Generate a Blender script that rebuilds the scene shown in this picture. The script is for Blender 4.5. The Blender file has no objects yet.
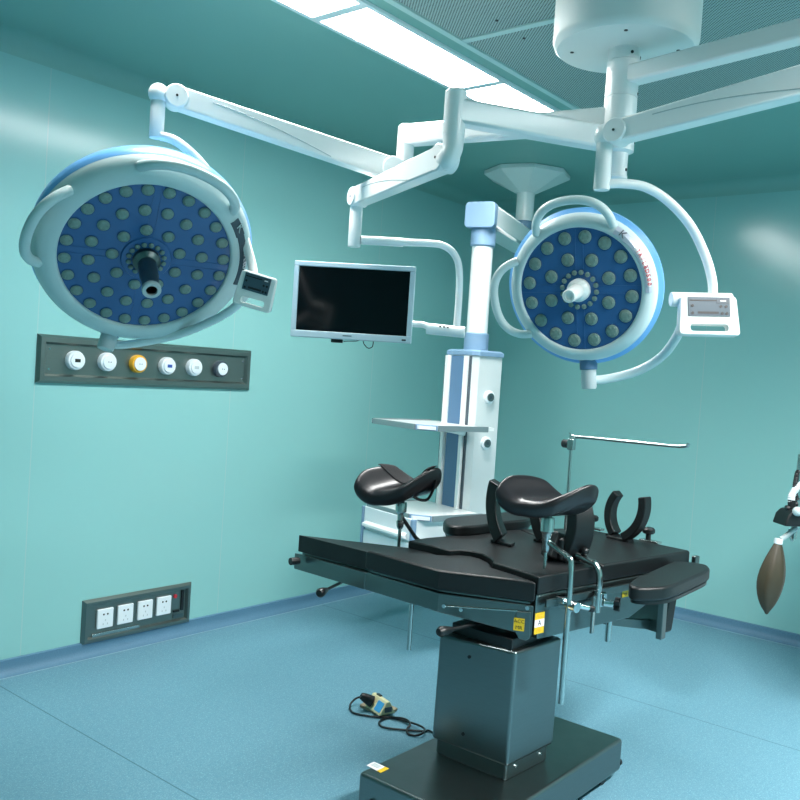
import bpy, bmesh, math, random
from mathutils import Vector, Matrix

V = Vector
random.seed(7)
SC = bpy.context.scene
COL = SC.collection

# ------------------------------------------------------------------ camera
F = 870.0
YAW, PITCH, ROLL = 0.684458119, -0.0300522417, 0.0654823193
EYE = V((0, 0, 1.5))
cy_, sy_, cp_, sp_, cr_, sr_ = math.cos(YAW), math.sin(YAW), math.cos(PITCH), math.sin(PITCH), math.cos(ROLL), math.sin(ROLL)
FW = V((cp_ * cy_, cp_ * sy_, sp_))
rt0 = V((sy_, -cy_, 0))
up0 = rt0.cross(FW)
CR = cr_ * rt0 + sr_ * up0
CU = -sr_ * rt0 + cr_ * up0
cam_data = bpy.data.cameras.new('camera')
cam_data.sensor_width = 36
cam_data.lens = F / 800 * 36
cam_data.clip_start = 0.02
cam = bpy.data.objects.new('camera', cam_data)
COL.objects.link(cam)
cam.matrix_world = Matrix(((CR.x, CU.x, -FW.x, EYE.x), (CR.y, CU.y, -FW.y, EYE.y), (CR.z, CU.z, -FW.z, EYE.z), (0, 0, 0, 1)))
SC.camera = cam

# ------------------------------------------------------------------ world, exposure, lamp strength
W = bpy.data.worlds.new('world')
SC.world = W
W.use_nodes = True
W.node_tree.nodes['Background'].inputs[0].default_value = (0.5, 0.6, 0.6, 1)
W.node_tree.nodes['Background'].inputs[1].default_value = 0.02
SC.view_settings.view_transform = 'Standard'
SC.view_settings.look = 'None'
SC.view_settings.exposure = 0.0
SC.view_settings.gamma = 1.0
SC.view_settings.use_curve_mapping = False
PANEL_LIGHT = 27.0            # glow of the diffusers themselves
LAMP_WATT = 14.0             # light sent down by each metre of panel
LAMP_SPREAD = 142            # degrees, prismatic panels light mostly downward

# survey helpers: world points measured along a sight line from the tripod position
def ray(x, y): return (x - 400) / F * CR + (400 - y) / F * CU + FW
def at_d(x, y, d): return EYE + ray(x, y) * d
def at_z(x, y, z):
    r = ray(x, y); return EYE + r * ((z - EYE.z) / r.z)
def at_x(x, y, X):
    r = ray(x, y); return EYE + r * ((X - EYE.x) / r.x)
def at_y(x, y, Y):
    r = ray(x, y); return EYE + r * ((Y - EYE.y) / r.y)

# ------------------------------------------------------------------ materials
def lin(h):
    h = h.lstrip('#'); out = []
    for i in (0, 2, 4):
        c = int(h[i:i + 2], 16) / 255
        out.append(c / 12.92 if c <= 0.04045 else ((c + 0.055) / 1.055) ** 2.4)
    return out

def mat(name, hexcol, rough=0.5, metal=0.0, var=0.06, scale=30.0, bump=0.0, coat=0.0, spec=0.5, bscale=None, stretch=None):
    m = bpy.data.materials.new(name); m.use_nodes = True
    nt = m.node_tree; N = nt.nodes; L = nt.links
    b = N['Principled BSDF']
    c = lin(hexcol)
    tc = N.new('ShaderNodeTexCoord')
    src = tc.outputs['Object']
    if stretch:
        mp = N.new('ShaderNodeMapping'); mp.inputs['Scale'].default_value = stretch
        L.new(src, mp.inputs[0]); src = mp.outputs[0]
    nz = N.new('ShaderNodeTexNoise'); nz.inputs['Scale'].default_value = scale; nz.inputs['Detail'].default_value = 4
    L.new(src, nz.inputs['Vector'])
    mx = N.new('ShaderNodeMix'); mx.data_type = 'RGBA'
    mx.inputs[6].default_value = [x * (1 - var) for x in c] + [1]
    mx.inputs[7].default_value = [min(1, x * (1 + var)) for x in c] + [1]
    L.new(nz.outputs[0], mx.inputs[0]); L.new(mx.outputs[2], b.inputs['Base Color'])
    b.inputs['Roughness'].default_value = rough
    b.inputs['Metallic'].default_value = metal
    b.inputs['Specular IOR Level'].default_value = spec
    if coat: b.inputs['Coat Weight'].default_value = coat; b.inputs['Coat Roughness'].default_value = 0.1
    if bump:
        n2 = N.new('ShaderNodeTexNoise'); n2.inputs['Scale'].default_value = bscale or scale * 4
        L.new(src, n2.inputs['Vector'])
        bp = N.new('ShaderNodeBump'); bp.inputs['Strength'].default_value = bump; bp.inputs['Distance'].default_value = 0.002
        L.new(n2.outputs[0], bp.inputs['Height']); L.new(bp.outputs[0], b.inputs['Normal'])
    return m

def math_node(nt, op, a, b=None, c=None):
    n = nt.nodes.new('ShaderNodeMath'); n.operation = op
    for i, v in enumerate((a, b, c)):
        if v is None: continue
        if isinstance(v, (int, float)): n.inputs[i].default_value = v
        else: nt.links.new(v, n.inputs[i])
    return n.outputs[0]

def seam_mat(name, hexcol, axis, lines, width, seam_hex, rough, speck=None, var=0.03, scale=1.2, spec=0.5):
    """painted panel or sheet vinyl with straight joints at the given coordinates"""
    m = bpy.data.materials.new(name); m.use_nodes = True
    nt = m.node_tree; N = nt.nodes; L = nt.links; b = N['Principled BSDF']
    c = lin(hexcol); s = lin(seam_hex)
    tc = N.new('ShaderNodeTexCoord'); sep = N.new('ShaderNodeSeparateXYZ'); L.new(tc.outputs['Object'], sep.inputs[0])
    nz = N.new('ShaderNodeTexNoise'); nz.inputs['Scale'].default_value = scale; L.new(tc.outputs['Object'], nz.inputs['Vector'])
    mx = N.new('ShaderNodeMix'); mx.data_type = 'RGBA'
    mx.inputs[6].default_value = [x * (1 - var) for x in c] + [1]; mx.inputs[7].default_value = [min(1, x * (1 + var)) for x in c] + [1]
    L.new(nz.outputs[0], mx.inputs[0]); col = mx.outputs[2]
    if speck:
        for sc, hexs, lo in speck:
            vz = N.new('ShaderNodeTexNoise'); vz.inputs['Scale'].default_value = sc; vz.inputs['Detail'].default_value = 2
            L.new(tc.outputs['Object'], vz.inputs['Vector'])
            f = N.new('ShaderNodeMapRange'); f.inputs[1].default_value = lo; f.inputs[2].default_value = lo + 0.06
            L.new(vz.outputs[0], f.inputs[0])
            m2 = N.new('ShaderNodeMix'); m2.data_type = 'RGBA'; m2.inputs[7].default_value = lin(hexs) + [1]
            L.new(f.outputs[0], m2.inputs[0]); L.new(col, m2.inputs[6]); col = m2.outputs[2]
    tot = None
    for ln in lines:
        d = math_node(nt, 'ABSOLUTE', math_node(nt, 'SUBTRACT', sep.outputs[axis], ln))
        k = math_node(nt, 'LESS_THAN', d, width / 2)
        tot = k if tot is None else math_node(nt, 'MAXIMUM', tot, k)
    if tot is not None:
        m3 = N.new('ShaderNodeMix'); m3.data_type = 'RGBA'; m3.inputs[7].default_value = s + [1]
        L.new(tot, m3.inputs[0]); L.new(col, m3.inputs[6]); col = m3.outputs[2]
    L.new(col, b.inputs['Base Color'])
    b.inputs['Roughness'].default_value = rough; b.inputs['Specular IOR Level'].default_value = spec
    return m

def emit_mat(name, hexcol, strength):
    m = bpy.data.materials.new(name); m.use_nodes = True
    b = m.node_tree.nodes['Principled BSDF']
    b.inputs['Base Color'].default_value = lin(hexcol) + [1]
    b.inputs['Emission Color'].default_value = lin(hexcol) + [1]
    b.inputs['Emission Strength'].default_value = strength
    return m

def grille_mat():
    m = mat('perforated_sheet', '#a9c0bc', 0.5, 0.0, 0.03, 3)
    nt = m.node_tree; N = nt.nodes; L = nt.links; b = N['Principled BSDF']
    tc = N.new('ShaderNodeTexCoord'); sep = N.new('ShaderNodeSeparateXYZ'); L.new(tc.outputs['Object'], sep.inputs[0])
    k = 2 * math.pi / 0.0105
    u = math_node(nt, 'ADD', sep.outputs[0], sep.outputs[1]); v = math_node(nt, 'SUBTRACT', sep.outputs[0], sep.outputs[1])
    su = math_node(nt, 'SINE', math_node(nt, 'MULTIPLY', u, k * 0.7071)); sv = math_node(nt, 'SINE', math_node(nt, 'MULTIPLY', v, k * 0.7071))
    h = math_node(nt, 'LESS_THAN', math_node(nt, 'ADD', su, sv), -0.5)
    mx = N.new('ShaderNodeMix'); mx.data_type = 'RGBA'; mx.inputs[7].default_value = (0.006, 0.01, 0.01, 1)
    old = b.inputs['Base Color'].links[0].from_socket
    L.new(old, mx.inputs[6]); L.new(h, mx.inputs[0]); L.new(mx.outputs[2], b.inputs['Base Color'])
    return m

M = {}
LW_SEAMS = (0.87, 2.045, 3.2, 4.4)
M['wall_l'] = seam_mat('teal_panel_left', '#90c6c3', 0, LW_SEAMS, 0.006, '#a0c6c3', 0.18)
M['wall_r'] = seam_mat('teal_panel_right', '#90c6c3', 1, (2.09, 0.92, -0.3), 0.006, '#a0c6c3', 0.18)
M['ceil'] = mat('teal_ceiling_paint', '#7db0a8', 0.45, 0, 0.03, 1.2)
M['floor'] = seam_mat('blue_sheet_vinyl', '#6894a5', 0, (1.893, 4.0, -0.2), 0.006, '#41707c', 0.5,
                      speck=[(45, '#6291a3', 0.52), (95, '#759fae', 0.56), (260, '#558a9e', 0.56), (190, '#84b2c0', 0.60), (420, '#4b7f94', 0.62)], var=0.08, scale=1.0, spec=0.35)
M['base'] = mat('blue_vinyl_skirting', '#557f99', 0.55, 0, 0.22, 160, 0.3)
M['weld'] = mat('weld_with_painted_highlight', '#86aaba', 0.4, 0, 0.1, 60)  # floor weld, with its highlight painted in as a pale tone
M['white'] = mat('white_powder_coat', '#f2f5f4', 0.28, 0, 0.015, 12, 0.0, 0.3)
M['body'] = mat('pale_enamel', '#d3dbdb', 0.35, 0, 0.02, 10)
M['cream'] = mat('white_moulded_plastic', '#e3e8e5', 0.4, 0, 0.02, 12)
M['rim'] = mat('pale_grey_lamp_rim', '#ccdcdc', 0.38, 0, 0.02, 10)
M['shell'] = mat('sky_blue_lamp_shell', '#74b4ee', 0.35, 0, 0.03, 8)
M['lens'] = mat('deep_blue_lens_cover', '#33649a', 0.28, 0, 0.05, 6, coat=0.1)
M['led'] = mat('frosted_led_lens', '#7b928a', 0.3, 0, 0.25, 120)
M['ledrim'] = mat('led_socket', '#21507f', 0.5)
M['trim'] = mat('grey_edge_metal', '#9aa5a8', 0.35, 0.6, 0.04)
M['grey'] = mat('light_grey_plastic', '#b9c4c6', 0.4, 0, 0.03)
M['dgrey'] = mat('dark_grey_label', '#46525c', 0.4, 0, 0.05)
M['silverlab'] = mat('silver_label', '#c3c9d6', 0.3, 0.3, 0.04)
M['bluegrey'] = mat('blue_grey_plastic', '#7d9cb8', 0.42, 0, 0.03, 14)
M['channel'] = mat('slate_blue_channel', '#5a7c9e', 0.5, 0, 0.04, 14)
M['metal'] = mat('brushed_steel', '#747e7e', 0.32, 1.0, 0.1, 18, 0.04, stretch=(1, 1, 40))
M['dmetal'] = mat('dull_wall_steel', '#838c88', 0.38, 1.0, 0.08, 24, 0.04, stretch=(1, 40, 40))
M['chrome'] = mat('polished_chrome', '#d7dddd', 0.12, 1.0, 0.03, 20)
M['rod'] = mat('satin_rod_steel', '#b3bcbb', 0.25, 1.0, 0.05, 30)
M['black'] = mat('black_upholstery', '#0f1315', 0.42, 0, 0.1, 60, 0.25, bscale=400, spec=0.45)
M['leather'] = mat('black_moulded_pad', '#1b1a1d', 0.3, 0, 0.1, 20, 0.12, bscale=30)
M['fabric'] = mat('black_webbing', '#15171a', 0.8, 0, 0.2, 200, 0.4)
M['plastic'] = mat('black_plastic', '#101315', 0.4, 0, 0.1, 40)
M['screen'] = mat('switched_off_screen', '#03060a', 0.12, 0, 0.1, 4, spec=0.25)
M['bezel'] = mat('silver_bezel', '#b3cad3', 0.35, 0, 0.03, 12)
M['lcd'] = mat('grey_keypad', '#3d5360', 0.3, 0, 0.05, 30)
M['yellow'] = mat('yellow_sticker', '#d9b41f', 0.5, 0, 0.06, 60)
M['paper'] = mat('white_sticker', '#e6e2e4', 0.5, 0, 0.03, 60)
M['red'] = mat('red_ink', '#c22e3a', 0.4)
M['ink'] = mat('black_ink', '#20231c', 0.5)
M['orange'] = mat('amber_ring', '#e5a92c', 0.4)
M['blueink'] = mat('blue_mark', '#2c4f9c', 0.4)
M['socket'] = mat('white_socket_plate', '#e4ecf0', 0.35, 0, 0.02, 12)
M['wood'] = mat('pale_board', '#9a8a70', 0.6, 0, 0.25, 30, stretch=(1, 8, 1))
M['cream2'] = mat('cream_plastic', '#d9d2a6', 0.5, 0, 0.05)
M['bluelab'] = mat('bright_blue_label', '#3f9fd8', 0.5)
M['bag'] = mat('brown_rubber', '#3b3424', 0.45, 0, 0.2, 30, 0.2, bscale=20)
M['clear'] = mat('pale_clear_plastic', '#b9c8c8', 0.25, 0, 0.08, 30)
M['panel'] = emit_mat('light_diffuser', '#fbfcfa', PANEL_LIGHT)
M['grille'] = grille_mat()
M['gframe'] = mat('teal_white_ceiling_frame', '#c0dad6', 0.4, 0, 0.03, 4)
M['wframe'] = mat('white_light_frame', '#e6eef0', 0.4, 0, 0.03, 4)

# ------------------------------------------------------------------ mesh builder
def basis(z, ref=V((0, 0, 1))):
    z = z.normalized()
    if abs(z.dot(ref)) > 0.98: ref = V((1, 0, 0))
    x = ref.cross(z).normalized(); y = z.cross(x)
    return x, y, z

class MB:
    def __init__(s, mats=None): s.bm = bmesh.new(); s.T = Matrix.Identity(4); s.mi = 0
    def v(s, p): return s.bm.verts.new(s.T @ V(p))
    def f(s, vs):
        try: fc = s.bm.faces.new(vs); fc.material_index = s.mi; return fc
        except ValueError: return None
    def frame(s, o, x, y, z):
        s.T = Matrix(((x[0], y[0], z[0], o[0]), (x[1], y[1], z[1], o[1]), (x[2], y[2], z[2], o[2]), (0, 0, 0, 1))); return s
    def world(s): s.T = Matrix.Identity(4); return s
    def box(s, c, d):
        c = V(c); a, b, e = d[0] / 2, d[1] / 2, d[2] / 2
        q = [s.v(c + V((i * a, j * b, k * e))) for i in (-1, 1) for j in (-1, 1) for k in (-1, 1)]
        for ix in ((0, 1, 3, 2), (4, 6, 7, 5), (0, 4, 5, 1), (2, 3, 7, 6), (0, 2, 6, 4), (1, 5, 7, 3)): s.f([q[i] for i in ix])
        return s
    def loft(s, rings, cap=True, close=True):
        R = [[s.v(p) for p in r] for r in rings]
        n = len(R[0])
        for a, b in zip(R, R[1:]):
            for i in range(n if close else n - 1):
                j = (i + 1) % n; s.f((a[i], a[j], b[j], b[i]))
        if cap: s.f(list(reversed(R[0]))); s.f(R[-1])
        return s
    def prism(s, poly, h):
        """poly: 3-D points; h: extrusion vector"""
        poly = [V(p) for p in poly]
        return s.loft([poly, [p + V(h) for p in poly]])
    def cyl(s, p0, p1, r0, r1=None, seg=24):
        p0, p1 = V(p0), V(p1); r1 = r0 if r1 is None else r1
        x, y, z = basis(p1 - p0)
        rg = lambda p, r: [p + r * (math.cos(2 * math.pi * i / seg) * x + math.sin(2 * math.pi * i / seg) * y) for i in range(seg)]
        return s.loft([rg(p0, r0), rg(p1, r1)])
    def lathe(s, prof, o=(0, 0, 0), ax=(0, 0, 1), seg=48, rot=0.0, cap=True):
        o = V(o); x, y, z = basis(V(ax))
        rings = []
        for r, h in prof:
            r = max(r, 1e-4)
            rings.append([o + z * h + r * (math.cos(2 * math.pi * i / seg + rot) * x + math.sin(2 * math.pi * i / seg + rot) * y) for i in range(seg)])
        return s.loft(rings, cap)
    def tube(s, pts, r, seg=12, smooth=6, flat=1.0, ref=V((0, 0, 1)), cap=True):
        pts = [V(p) for p in pts]
        if smooth and len(pts) > 2: pts = spline(pts, smooth)
        rr = r if callable(r) else (lambda t: r)
        rings = []; x = None
        for i, p in enumerate(pts):
            t = (pts[min(i + 1, len(pts) - 1)] - pts[max(i - 1, 0)]).normalized()
            if x is None: x, y, _ = basis(t, ref)
            else:
                x = (x - t * x.dot(t)).normalized(); y = t.cross(x)
            q = rr(i / (len(pts) - 1))
            rings.append([p + q * (math.cos(2 * math.pi * k / seg) * x + flat * math.sin(2 * math.pi * k / seg) * y) for k in range(seg)])
        return s.loft(rings, cap)
    def beam(s, p0, p1, w, h0, h1=None, rad=0.17, w1=None):
        """rounded rectangular bar between two points, height along world z"""
        p0, p1 = V(p0), V(p1); h1 = h0 if h1 is None else h1; w1 = w if w1 is None else w1
        t = (p1 - p0).normalized(); x = V((0, 0, 1)).cross(t).normalized(); y = t.cross(x)
        def rg(p, ww, hh):
            r = min(ww, hh) * rad; out = []
            for sx, sy, a0 in ((1, 1, 0), (-1, 1, 90), (-1, -1, 180), (1, -1, 270)):
                for k in range(4):
                    a = math.radians(a0 + 30 * k)
                    out.append(p + x * (sx * (ww / 2 - r) + r * math.cos(a)) + y * (sy * (hh / 2 - r) + r * math.sin(a)))
            return out
        return s.loft([rg(p0, w, h0), rg(p1, w1, h1)])
    def ell(s, c, r, seg=24, rings=12):
        c = V(c)
        rs = []
        for i in range(rings + 1):
            a = -math.pi / 2 + math.pi * i / rings; q = max(math.cos(a), 1e-3)
            rs.append([c + V((r[0] * q * math.cos(2 * math.pi * k / seg), r[1] * q * math.sin(2 * math.pi * k / seg), r[2] * math.sin(a))) for k in range(seg)])
        return s.loft(rs)
    def text(s, body, size, depth=0.0008):
        """lettering in the local xy plane, centred"""
        cu = bpy.data.curves.new('lettering', 'FONT'); cu.body = body; cu.size = size; cu.align_x = 'CENTER'; cu.align_y = 'CENTER'; cu.extrude = depth
        cu.resolution_u = 2
        o = bpy.data.objects.new('lettering', cu); COL.objects.link(o)
        bpy.context.view_layer.update()
        me = bpy.data.meshes.new_from_object(o.evaluated_get(bpy.context.evaluated_depsgraph_get()))
        vs = [s.v(v.co) for v in me.vertices]
        for p in me.polygons: s.f([vs[i] for i in p.vertices])
        bpy.data.objects.remove(o); bpy.data.meshes.remove(me); bpy.data.curves.remove(cu)
        return s

def spline(P, n):
    out = []
    for i in range(len(P) - 1):
        a, b, c, d = P[max(i - 1, 0)], P[i], P[i + 1], P[min(i + 2, len(P) - 1)]
        for k in range(n):
            t = k / n
            out.append(0.5 * ((2 * b) + (c - a) * t + (2 * a - 5 * b + 4 * c - d) * t * t + (3 * b - a - 3 * c + d) * t ** 3))
    out.append(P[-1]); return out

ORG = {}
def obj(name, mb, m, parent=None, bevel=0.0, seg=2, sub=0, smooth=True, angle=0.6, label=None, local=False):
    bmesh.ops.recalc_face_normals(mb.bm, faces=mb.bm.faces)
    org = V((0, 0, 0)) if parent is None or local else ORG[parent.name]
    if org.length: bmesh.ops.translate(mb.bm, verts=mb.bm.verts, vec=-org)
    me = bpy.data.meshes.new(name); mb.bm.to_mesh(me); mb.bm.free()
    for mm in (m if isinstance(m, (list, tuple)) else [m]): me.materials.append(M[mm])
    if smooth:
        me.polygons.foreach_set('use_smooth', [True] * len(me.polygons)); me.set_sharp_from_angle(angle=angle)
    o = bpy.data.objects.new(name, me); COL.objects.link(o)
    if parent is not None: o.parent = parent; ORG[o.name] = org
    if bevel:
        b = o.modifiers.new('bevel', 'BEVEL'); b.width = bevel; b.segments = seg; b.limit_method = 'ANGLE'; b.angle_limit = 0.6; b.harden_normals = True
    if name in ('arm', 'spring_arm'):
        wn = o.modifiers.new('normals', 'WEIGHTED_NORMAL'); wn.keep_sharp = False; wn.weight = 90
        me.set_sharp_from_angle(angle=1.2)
    if sub:
        d = o.modifiers.new('subdivision', 'SUBSURF'); d.levels = sub; d.render_levels = sub
    if label: o['label'] = label
    return o

def tag(o, label, cat, group=None):
    o['label'] = label; o['category'] = cat
    if group: o['group'] = group
    return o
def thing(name, label, cat, loc=(0, 0, 0), group=None):
    o = bpy.data.objects.new(name, None); COL.objects.link(o); o.empty_display_size = 0.05
    o.location = loc; ORG[o.name] = V(loc)
    return tag(o, label, cat, group)
def free(name, mb, m, label, cat, base=None, group=None, **k):
    """a thing that is one mesh, with its origin at its base"""
    if base is not None: bmesh.ops.translate(mb.bm, verts=mb.bm.verts, vec=-V(base))
    o = obj(name, mb, m, **k)
    if base is not None: o.location = base
    ORG[o.name] = V(base) if base is not None else V((0, 0, 0))
    return tag(o, label, cat, group)
def struct(name, mb, m, **k):
    o = obj(name, mb, m, **k); o['kind'] = 'structure'; return o

def dot(name, p, d, r, h, m, parent, seg=10):
    """a small round head (screw, button, pin hole) standing on a surface"""
    return obj(name, MB().cyl(p, V(p) + V(d) * h, r, seg=seg), m, parent)

# ------------------------------------------------------------------ room shell
DL, DR, H = 3.85, 5.69, 2.88
BX, BY = -1.6, -2.6
def slab(x0, x1, y0, y1, z0, z1): return MB().box(((x0 + x1) / 2, (y0 + y1) / 2, (z0 + z1) / 2), (x1 - x0, y1 - y0, z1 - z0))
struct('floor', slab(BX, DR, BY, DL, -0.06, 0), 'floor')
struct('ceiling', slab(BX, DR, BY, DL, H, H + 0.08), 'ceil')
struct('wall_left', slab(BX, DR, DL, DL + 0.08, -0.06, H + 0.08), 'wall_l')
struct('wall_right', slab(DR, DR + 0.08, BY, DL + 0.08, -0.06, H + 0.08), 'wall_r')
struct('wall_back', slab(BX - 0.08, BX, BY, DL + 0.08, -0.06, H + 0.08), 'wall_r')
struct('wall_near', slab(BX - 0.08, DR + 0.08, BY - 0.08, BY, -0.06, H + 0.08), 'wall_l')

def cove(axis, rad=0.09):
    """quarter-round moulding between wall and ceiling"""
    pr = [(0.0, 0.0)] + [(rad - rad * math.sin(math.pi / 2 * k / 10), rad - rad * math.cos(math.pi / 2 * k / 10)) for k in range(11)]
    if axis == 'x': rings = [[V((x, DL - a, H - b)) for a, b in pr] for x in (BX, DR)]
    else: rings = [[V((DR - a, y, H - b)) for a, b in pr] for y in (BY, DL)]
    return MB().loft(rings)
struct('trim_1', cove('x'), 'ceil', angle=0.9)
struct('trim_2', cove('y'), 'ceil', angle=0.9)
def skirting(axis):
    pr = [(0, 0), (0.05, 0), (0.03, 0.006), (0.016, 0.02), (0.012, 0.04), (0.012, 0.068), (0, 0.072)]
    if axis == 'x': rings = [[V((x, DL - a, b)) for a, b in pr] for x in (BX, DR)]
    else: rings = [[V((DR - a, y, b)) for a, b in pr] for y in (BY, DL)]
    return MB().loft(rings)
struct('baseboard_left', skirting('x'), 'base', angle=1.2)
struct('baseboard_right', skirting('y'), 'base', angle=1.2)
struct('trim_3', slab(BX, DR - 0.05, DL - 0.057, DL - 0.049, 0, 0.002), 'weld')
struct('trim_4', slab(DR - 0.057, DR - 0.049, BY, DL - 0.05, 0, 0.003), 'weld')

# ------------------------------------------------------------------ ceiling: perforated air panels and light panels
GX1, GY1, GY0 = 4.22, 2.165, -0.25
def air_panel(x0, x1, label):
    t = thing('air_diffuser_panel', label, 'ceiling panel', ((x0 + x1) / 2, (GY0 + GY1) / 2, H), 'perforated panels of the air ceiling')
    b = MB(); w = 0.028
    b.box(((x0 + x1) / 2, GY1 - w / 2, H - 0.009), (x1 - x0, w, 0.018)); b.box(((x0 + x1) / 2, GY0 + w / 2, H - 0.009), (x1 - x0, w, 0.018))
    for x in (x0 + 0.008, x1 - 0.008): b.box((x, (GY0 + GY1) / 2, H - 0.008), (0.016, GY1 - GY0 - 2 * w, 0.016))
    obj('frame', b, 'gframe', t)
    obj('perforated_sheet', MB().box(((x0 + x1) / 2, (GY0 + GY1) / 2, H - 0.006), (x1 - x0 - 0.032, GY1 - GY0 - 2 * w, 0.006)), 'grille', t)
    for x in (x0 + 0.1, x1 - 0.1):
        for y in (GY1 - 0.25, GY1 - 0.8, GY1 - 1.4): dot('screw', (x, y, H - 0.0085), (0, 0, -1), 0.006, 0.004, 'plastic', t)
air_panel(1.86, 2.88, 'grey perforated ceiling panel nearer the camera, beside the long bright light panel')
air_panel(2.88, GX1, 'grey perforated ceiling panel around the round white ceiling canopy')

def ceiling_light(x0, x1, y0, y1, label, k=1.0):
    t = thing('ceiling_light', label, 'ceiling light', ((x0 + x1) / 2, (y0 + y1) / 2, H), 'light panels beside the air ceiling')
    f = MB(); w = 0.022; zc = H - 0.006
    f.box(((x0 + x1) / 2, y0 + w / 2, zc), (x1 - x0, w, 0.012)); f.box(((x0 + x1) / 2, y1 - w / 2, zc), (x1 - x0, w, 0.012))
    f.box((x0 + w / 2, (y0 + y1) / 2, zc), (w, y1 - y0 - 2 * w, 0.012)); f.box((x1 - w / 2, (y0 + y1) / 2, zc), (w, y1 - y0 - 2 * w, 0.012))
    obj('frame', f, 'wframe', t)
    al = bpy.data.lights.new('panel_lamp', 'AREA'); al.shape = 'RECTANGLE'; al.size = x1 - x0 - 2 * w; al.size_y = y1 - y0 - 2 * w
    al.energy = LAMP_WATT * k * (x1 - x0); al.spread = math.radians(LAMP_SPREAD); al.color = (1.0, 0.985, 0.97)
    lo = bpy.data.objects.new('panel_lamp', al); COL.objects.link(lo); lo.parent = t; lo.location = (0, 0, -0.014)
    obj('diffuser', MB().box(((x0 + x1) / 2, (y0 + y1) / 2, H - 0.004), (x1 - x0 - 2 * w, y1 - y0 - 2 * w, 0.008)), 'panel', t)
XS = ((0.515, 1.46), (1.46, 2.415), (2.415, 3.37), (3.37, 3.96))
NM = ('second', 'white ceiling light panel at the top edge, cut off by the photo', 'longest fully visible white ceiling light panel, left of the perforated ceiling', 'short white ceiling light panel at the far end of the row, behind the white arm')
for i in (1, 2, 3): ceiling_light(XS[i][0], XS[i][1], 2.25, 2.545, NM[i])
for i, nm in ((1, 'at the near end'), (2, 'in the middle'), (3, 'at the far end')):  # unseen right row, added and driven stronger to balance the light
    ceiling_light(XS[i][0], XS[i][1], GY0 - 0.38, GY0 - 0.085, 'added unseen ceiling light panel of the right row, balancing the light, ' + nm, 4.8)

# ------------------------------------------------------------------ ceiling suspension: canopy, pole, three horizontal arms
PX, PY = at_d(621, 100, 2.78).x, at_d(621, 100, 2.78).y
def pole_z(y): return at_d(621, y, 2.78).z
mount = thing('ceiling_suspension', 'round white ceiling canopy with a pole carrying three horizontal arms', 'ceiling mount', (PX, PY, H))
zc = pole_z(51)
obj('canopy', MB().lathe([(0.0, H), (0.228, H), (0.228, zc + 0.025), (0.222, zc + 0.008), (0.212, zc), (0.075, zc), (0.0, zc)], (PX, PY, 0), seg=64), 'cream', mount)
for a in (0.4, 2.0, 3.6, 5.2): dot('screw', (PX + 0.165 * math.cos(a), PY + 0.165 * math.sin(a), zc + 0.001), (0, 0, -1), 0.006, 0.003, 'plastic', mount)
z1, z2, z3, z4 = pole_z(63), pole_z(99), pole_z(152), pole_z(180)
obj('pole', MB().lathe([(0, zc + 0.02), (0.05, zc + 0.02), (0.05, z1 + 0.002), (0.047, z1 + 0.001), (0.047, z1 - 0.001), (0.051, z1 - 0.002), (0.051, z2 + 0.002), (0.048, z2 + 0.001), (0.048, z2 - 0.001),
    (0.051, z2 - 0.002), (0.051, z3), (0.035, z3 - 0.006), (0.035, z4 + 0.014), (0.037, z4 + 0.012), (0.037, z4 + 0.004), (0.034, z4), (0, z4)], (PX, PY, 0), seg=40), 'white', mount)
for (a, zz) in ((-2.2, z1 + 0.018), (-0.9, z1 + 0.018), (-1.3, z2 + 0.012), (-1.2, z3 + 0.03), (-1.6, z4 + 0.03)):
    d = V((math.cos(a), math.sin(a), 0)); c = V((PX, PY, zz)); r = 0.05 if zz > z3 else 0.034
    dot('screw', c + d * r, d, 0.005, 0.0025, 'plastic', mount)

zE = pole_z(78)                                    # arm reaching to the right, out of the photo
JR = V((2.41, 0.36, zE))
pe = V((PX, PY, zE)); de = (JR - pe).normalized()
obj('arm', MB().beam(pe + de * 0.03, JR, 0.062, 0.056), 'white', mount)
obj('arm_joint', MB().lathe([(0, 0.06), (0.036, 0.06), (0.041, 0.05), (0.041, -0.15), (0, -0.15)], JR), 'white', mount)
zB = pole_z(141); J1 = at_d(455, 112, 2.59); J1.z = zB
pb = V((PX, PY, zB)); db = (J1 - pb).normalized()
obj('arm', MB().beam(pb + db * 0.03, J1, 0.062, 0.074), 'white', mount)
J1t, J1b = at_d(455, 90, 2.59).z, at_d(455, 136, 2.59).z
obj('arm_joint', MB().lathe([(0, J1t), (0.026, J1t), (0.033, J1t - 0.008), (0.033, J1b), (0, J1b)], (J1.x, J1.y, 0), seg=32), 'white', mount)
zC = pole_z(119); J2 = at_d(406, 140, 3.14); J2.z = zC
pc = V((PX, PY, zC)); dc = (J2 - pc).normalized()
obj('arm', MB().beam(pc + dc * 0.03, J2, 0.062, 0.072), 'white', mount)
J2t, J2b = at_d(405, 125, 3.14).z, at_d(404, 163, 3.14).z
obj('arm_joint', MB().lathe([(0, J2t), (0.024, J2t), (0.031, J2t - 0.008), (0.031, J2b), (0, J2b)], (J2.x, J2.y, 0), seg=32), 'white', mount)

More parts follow.
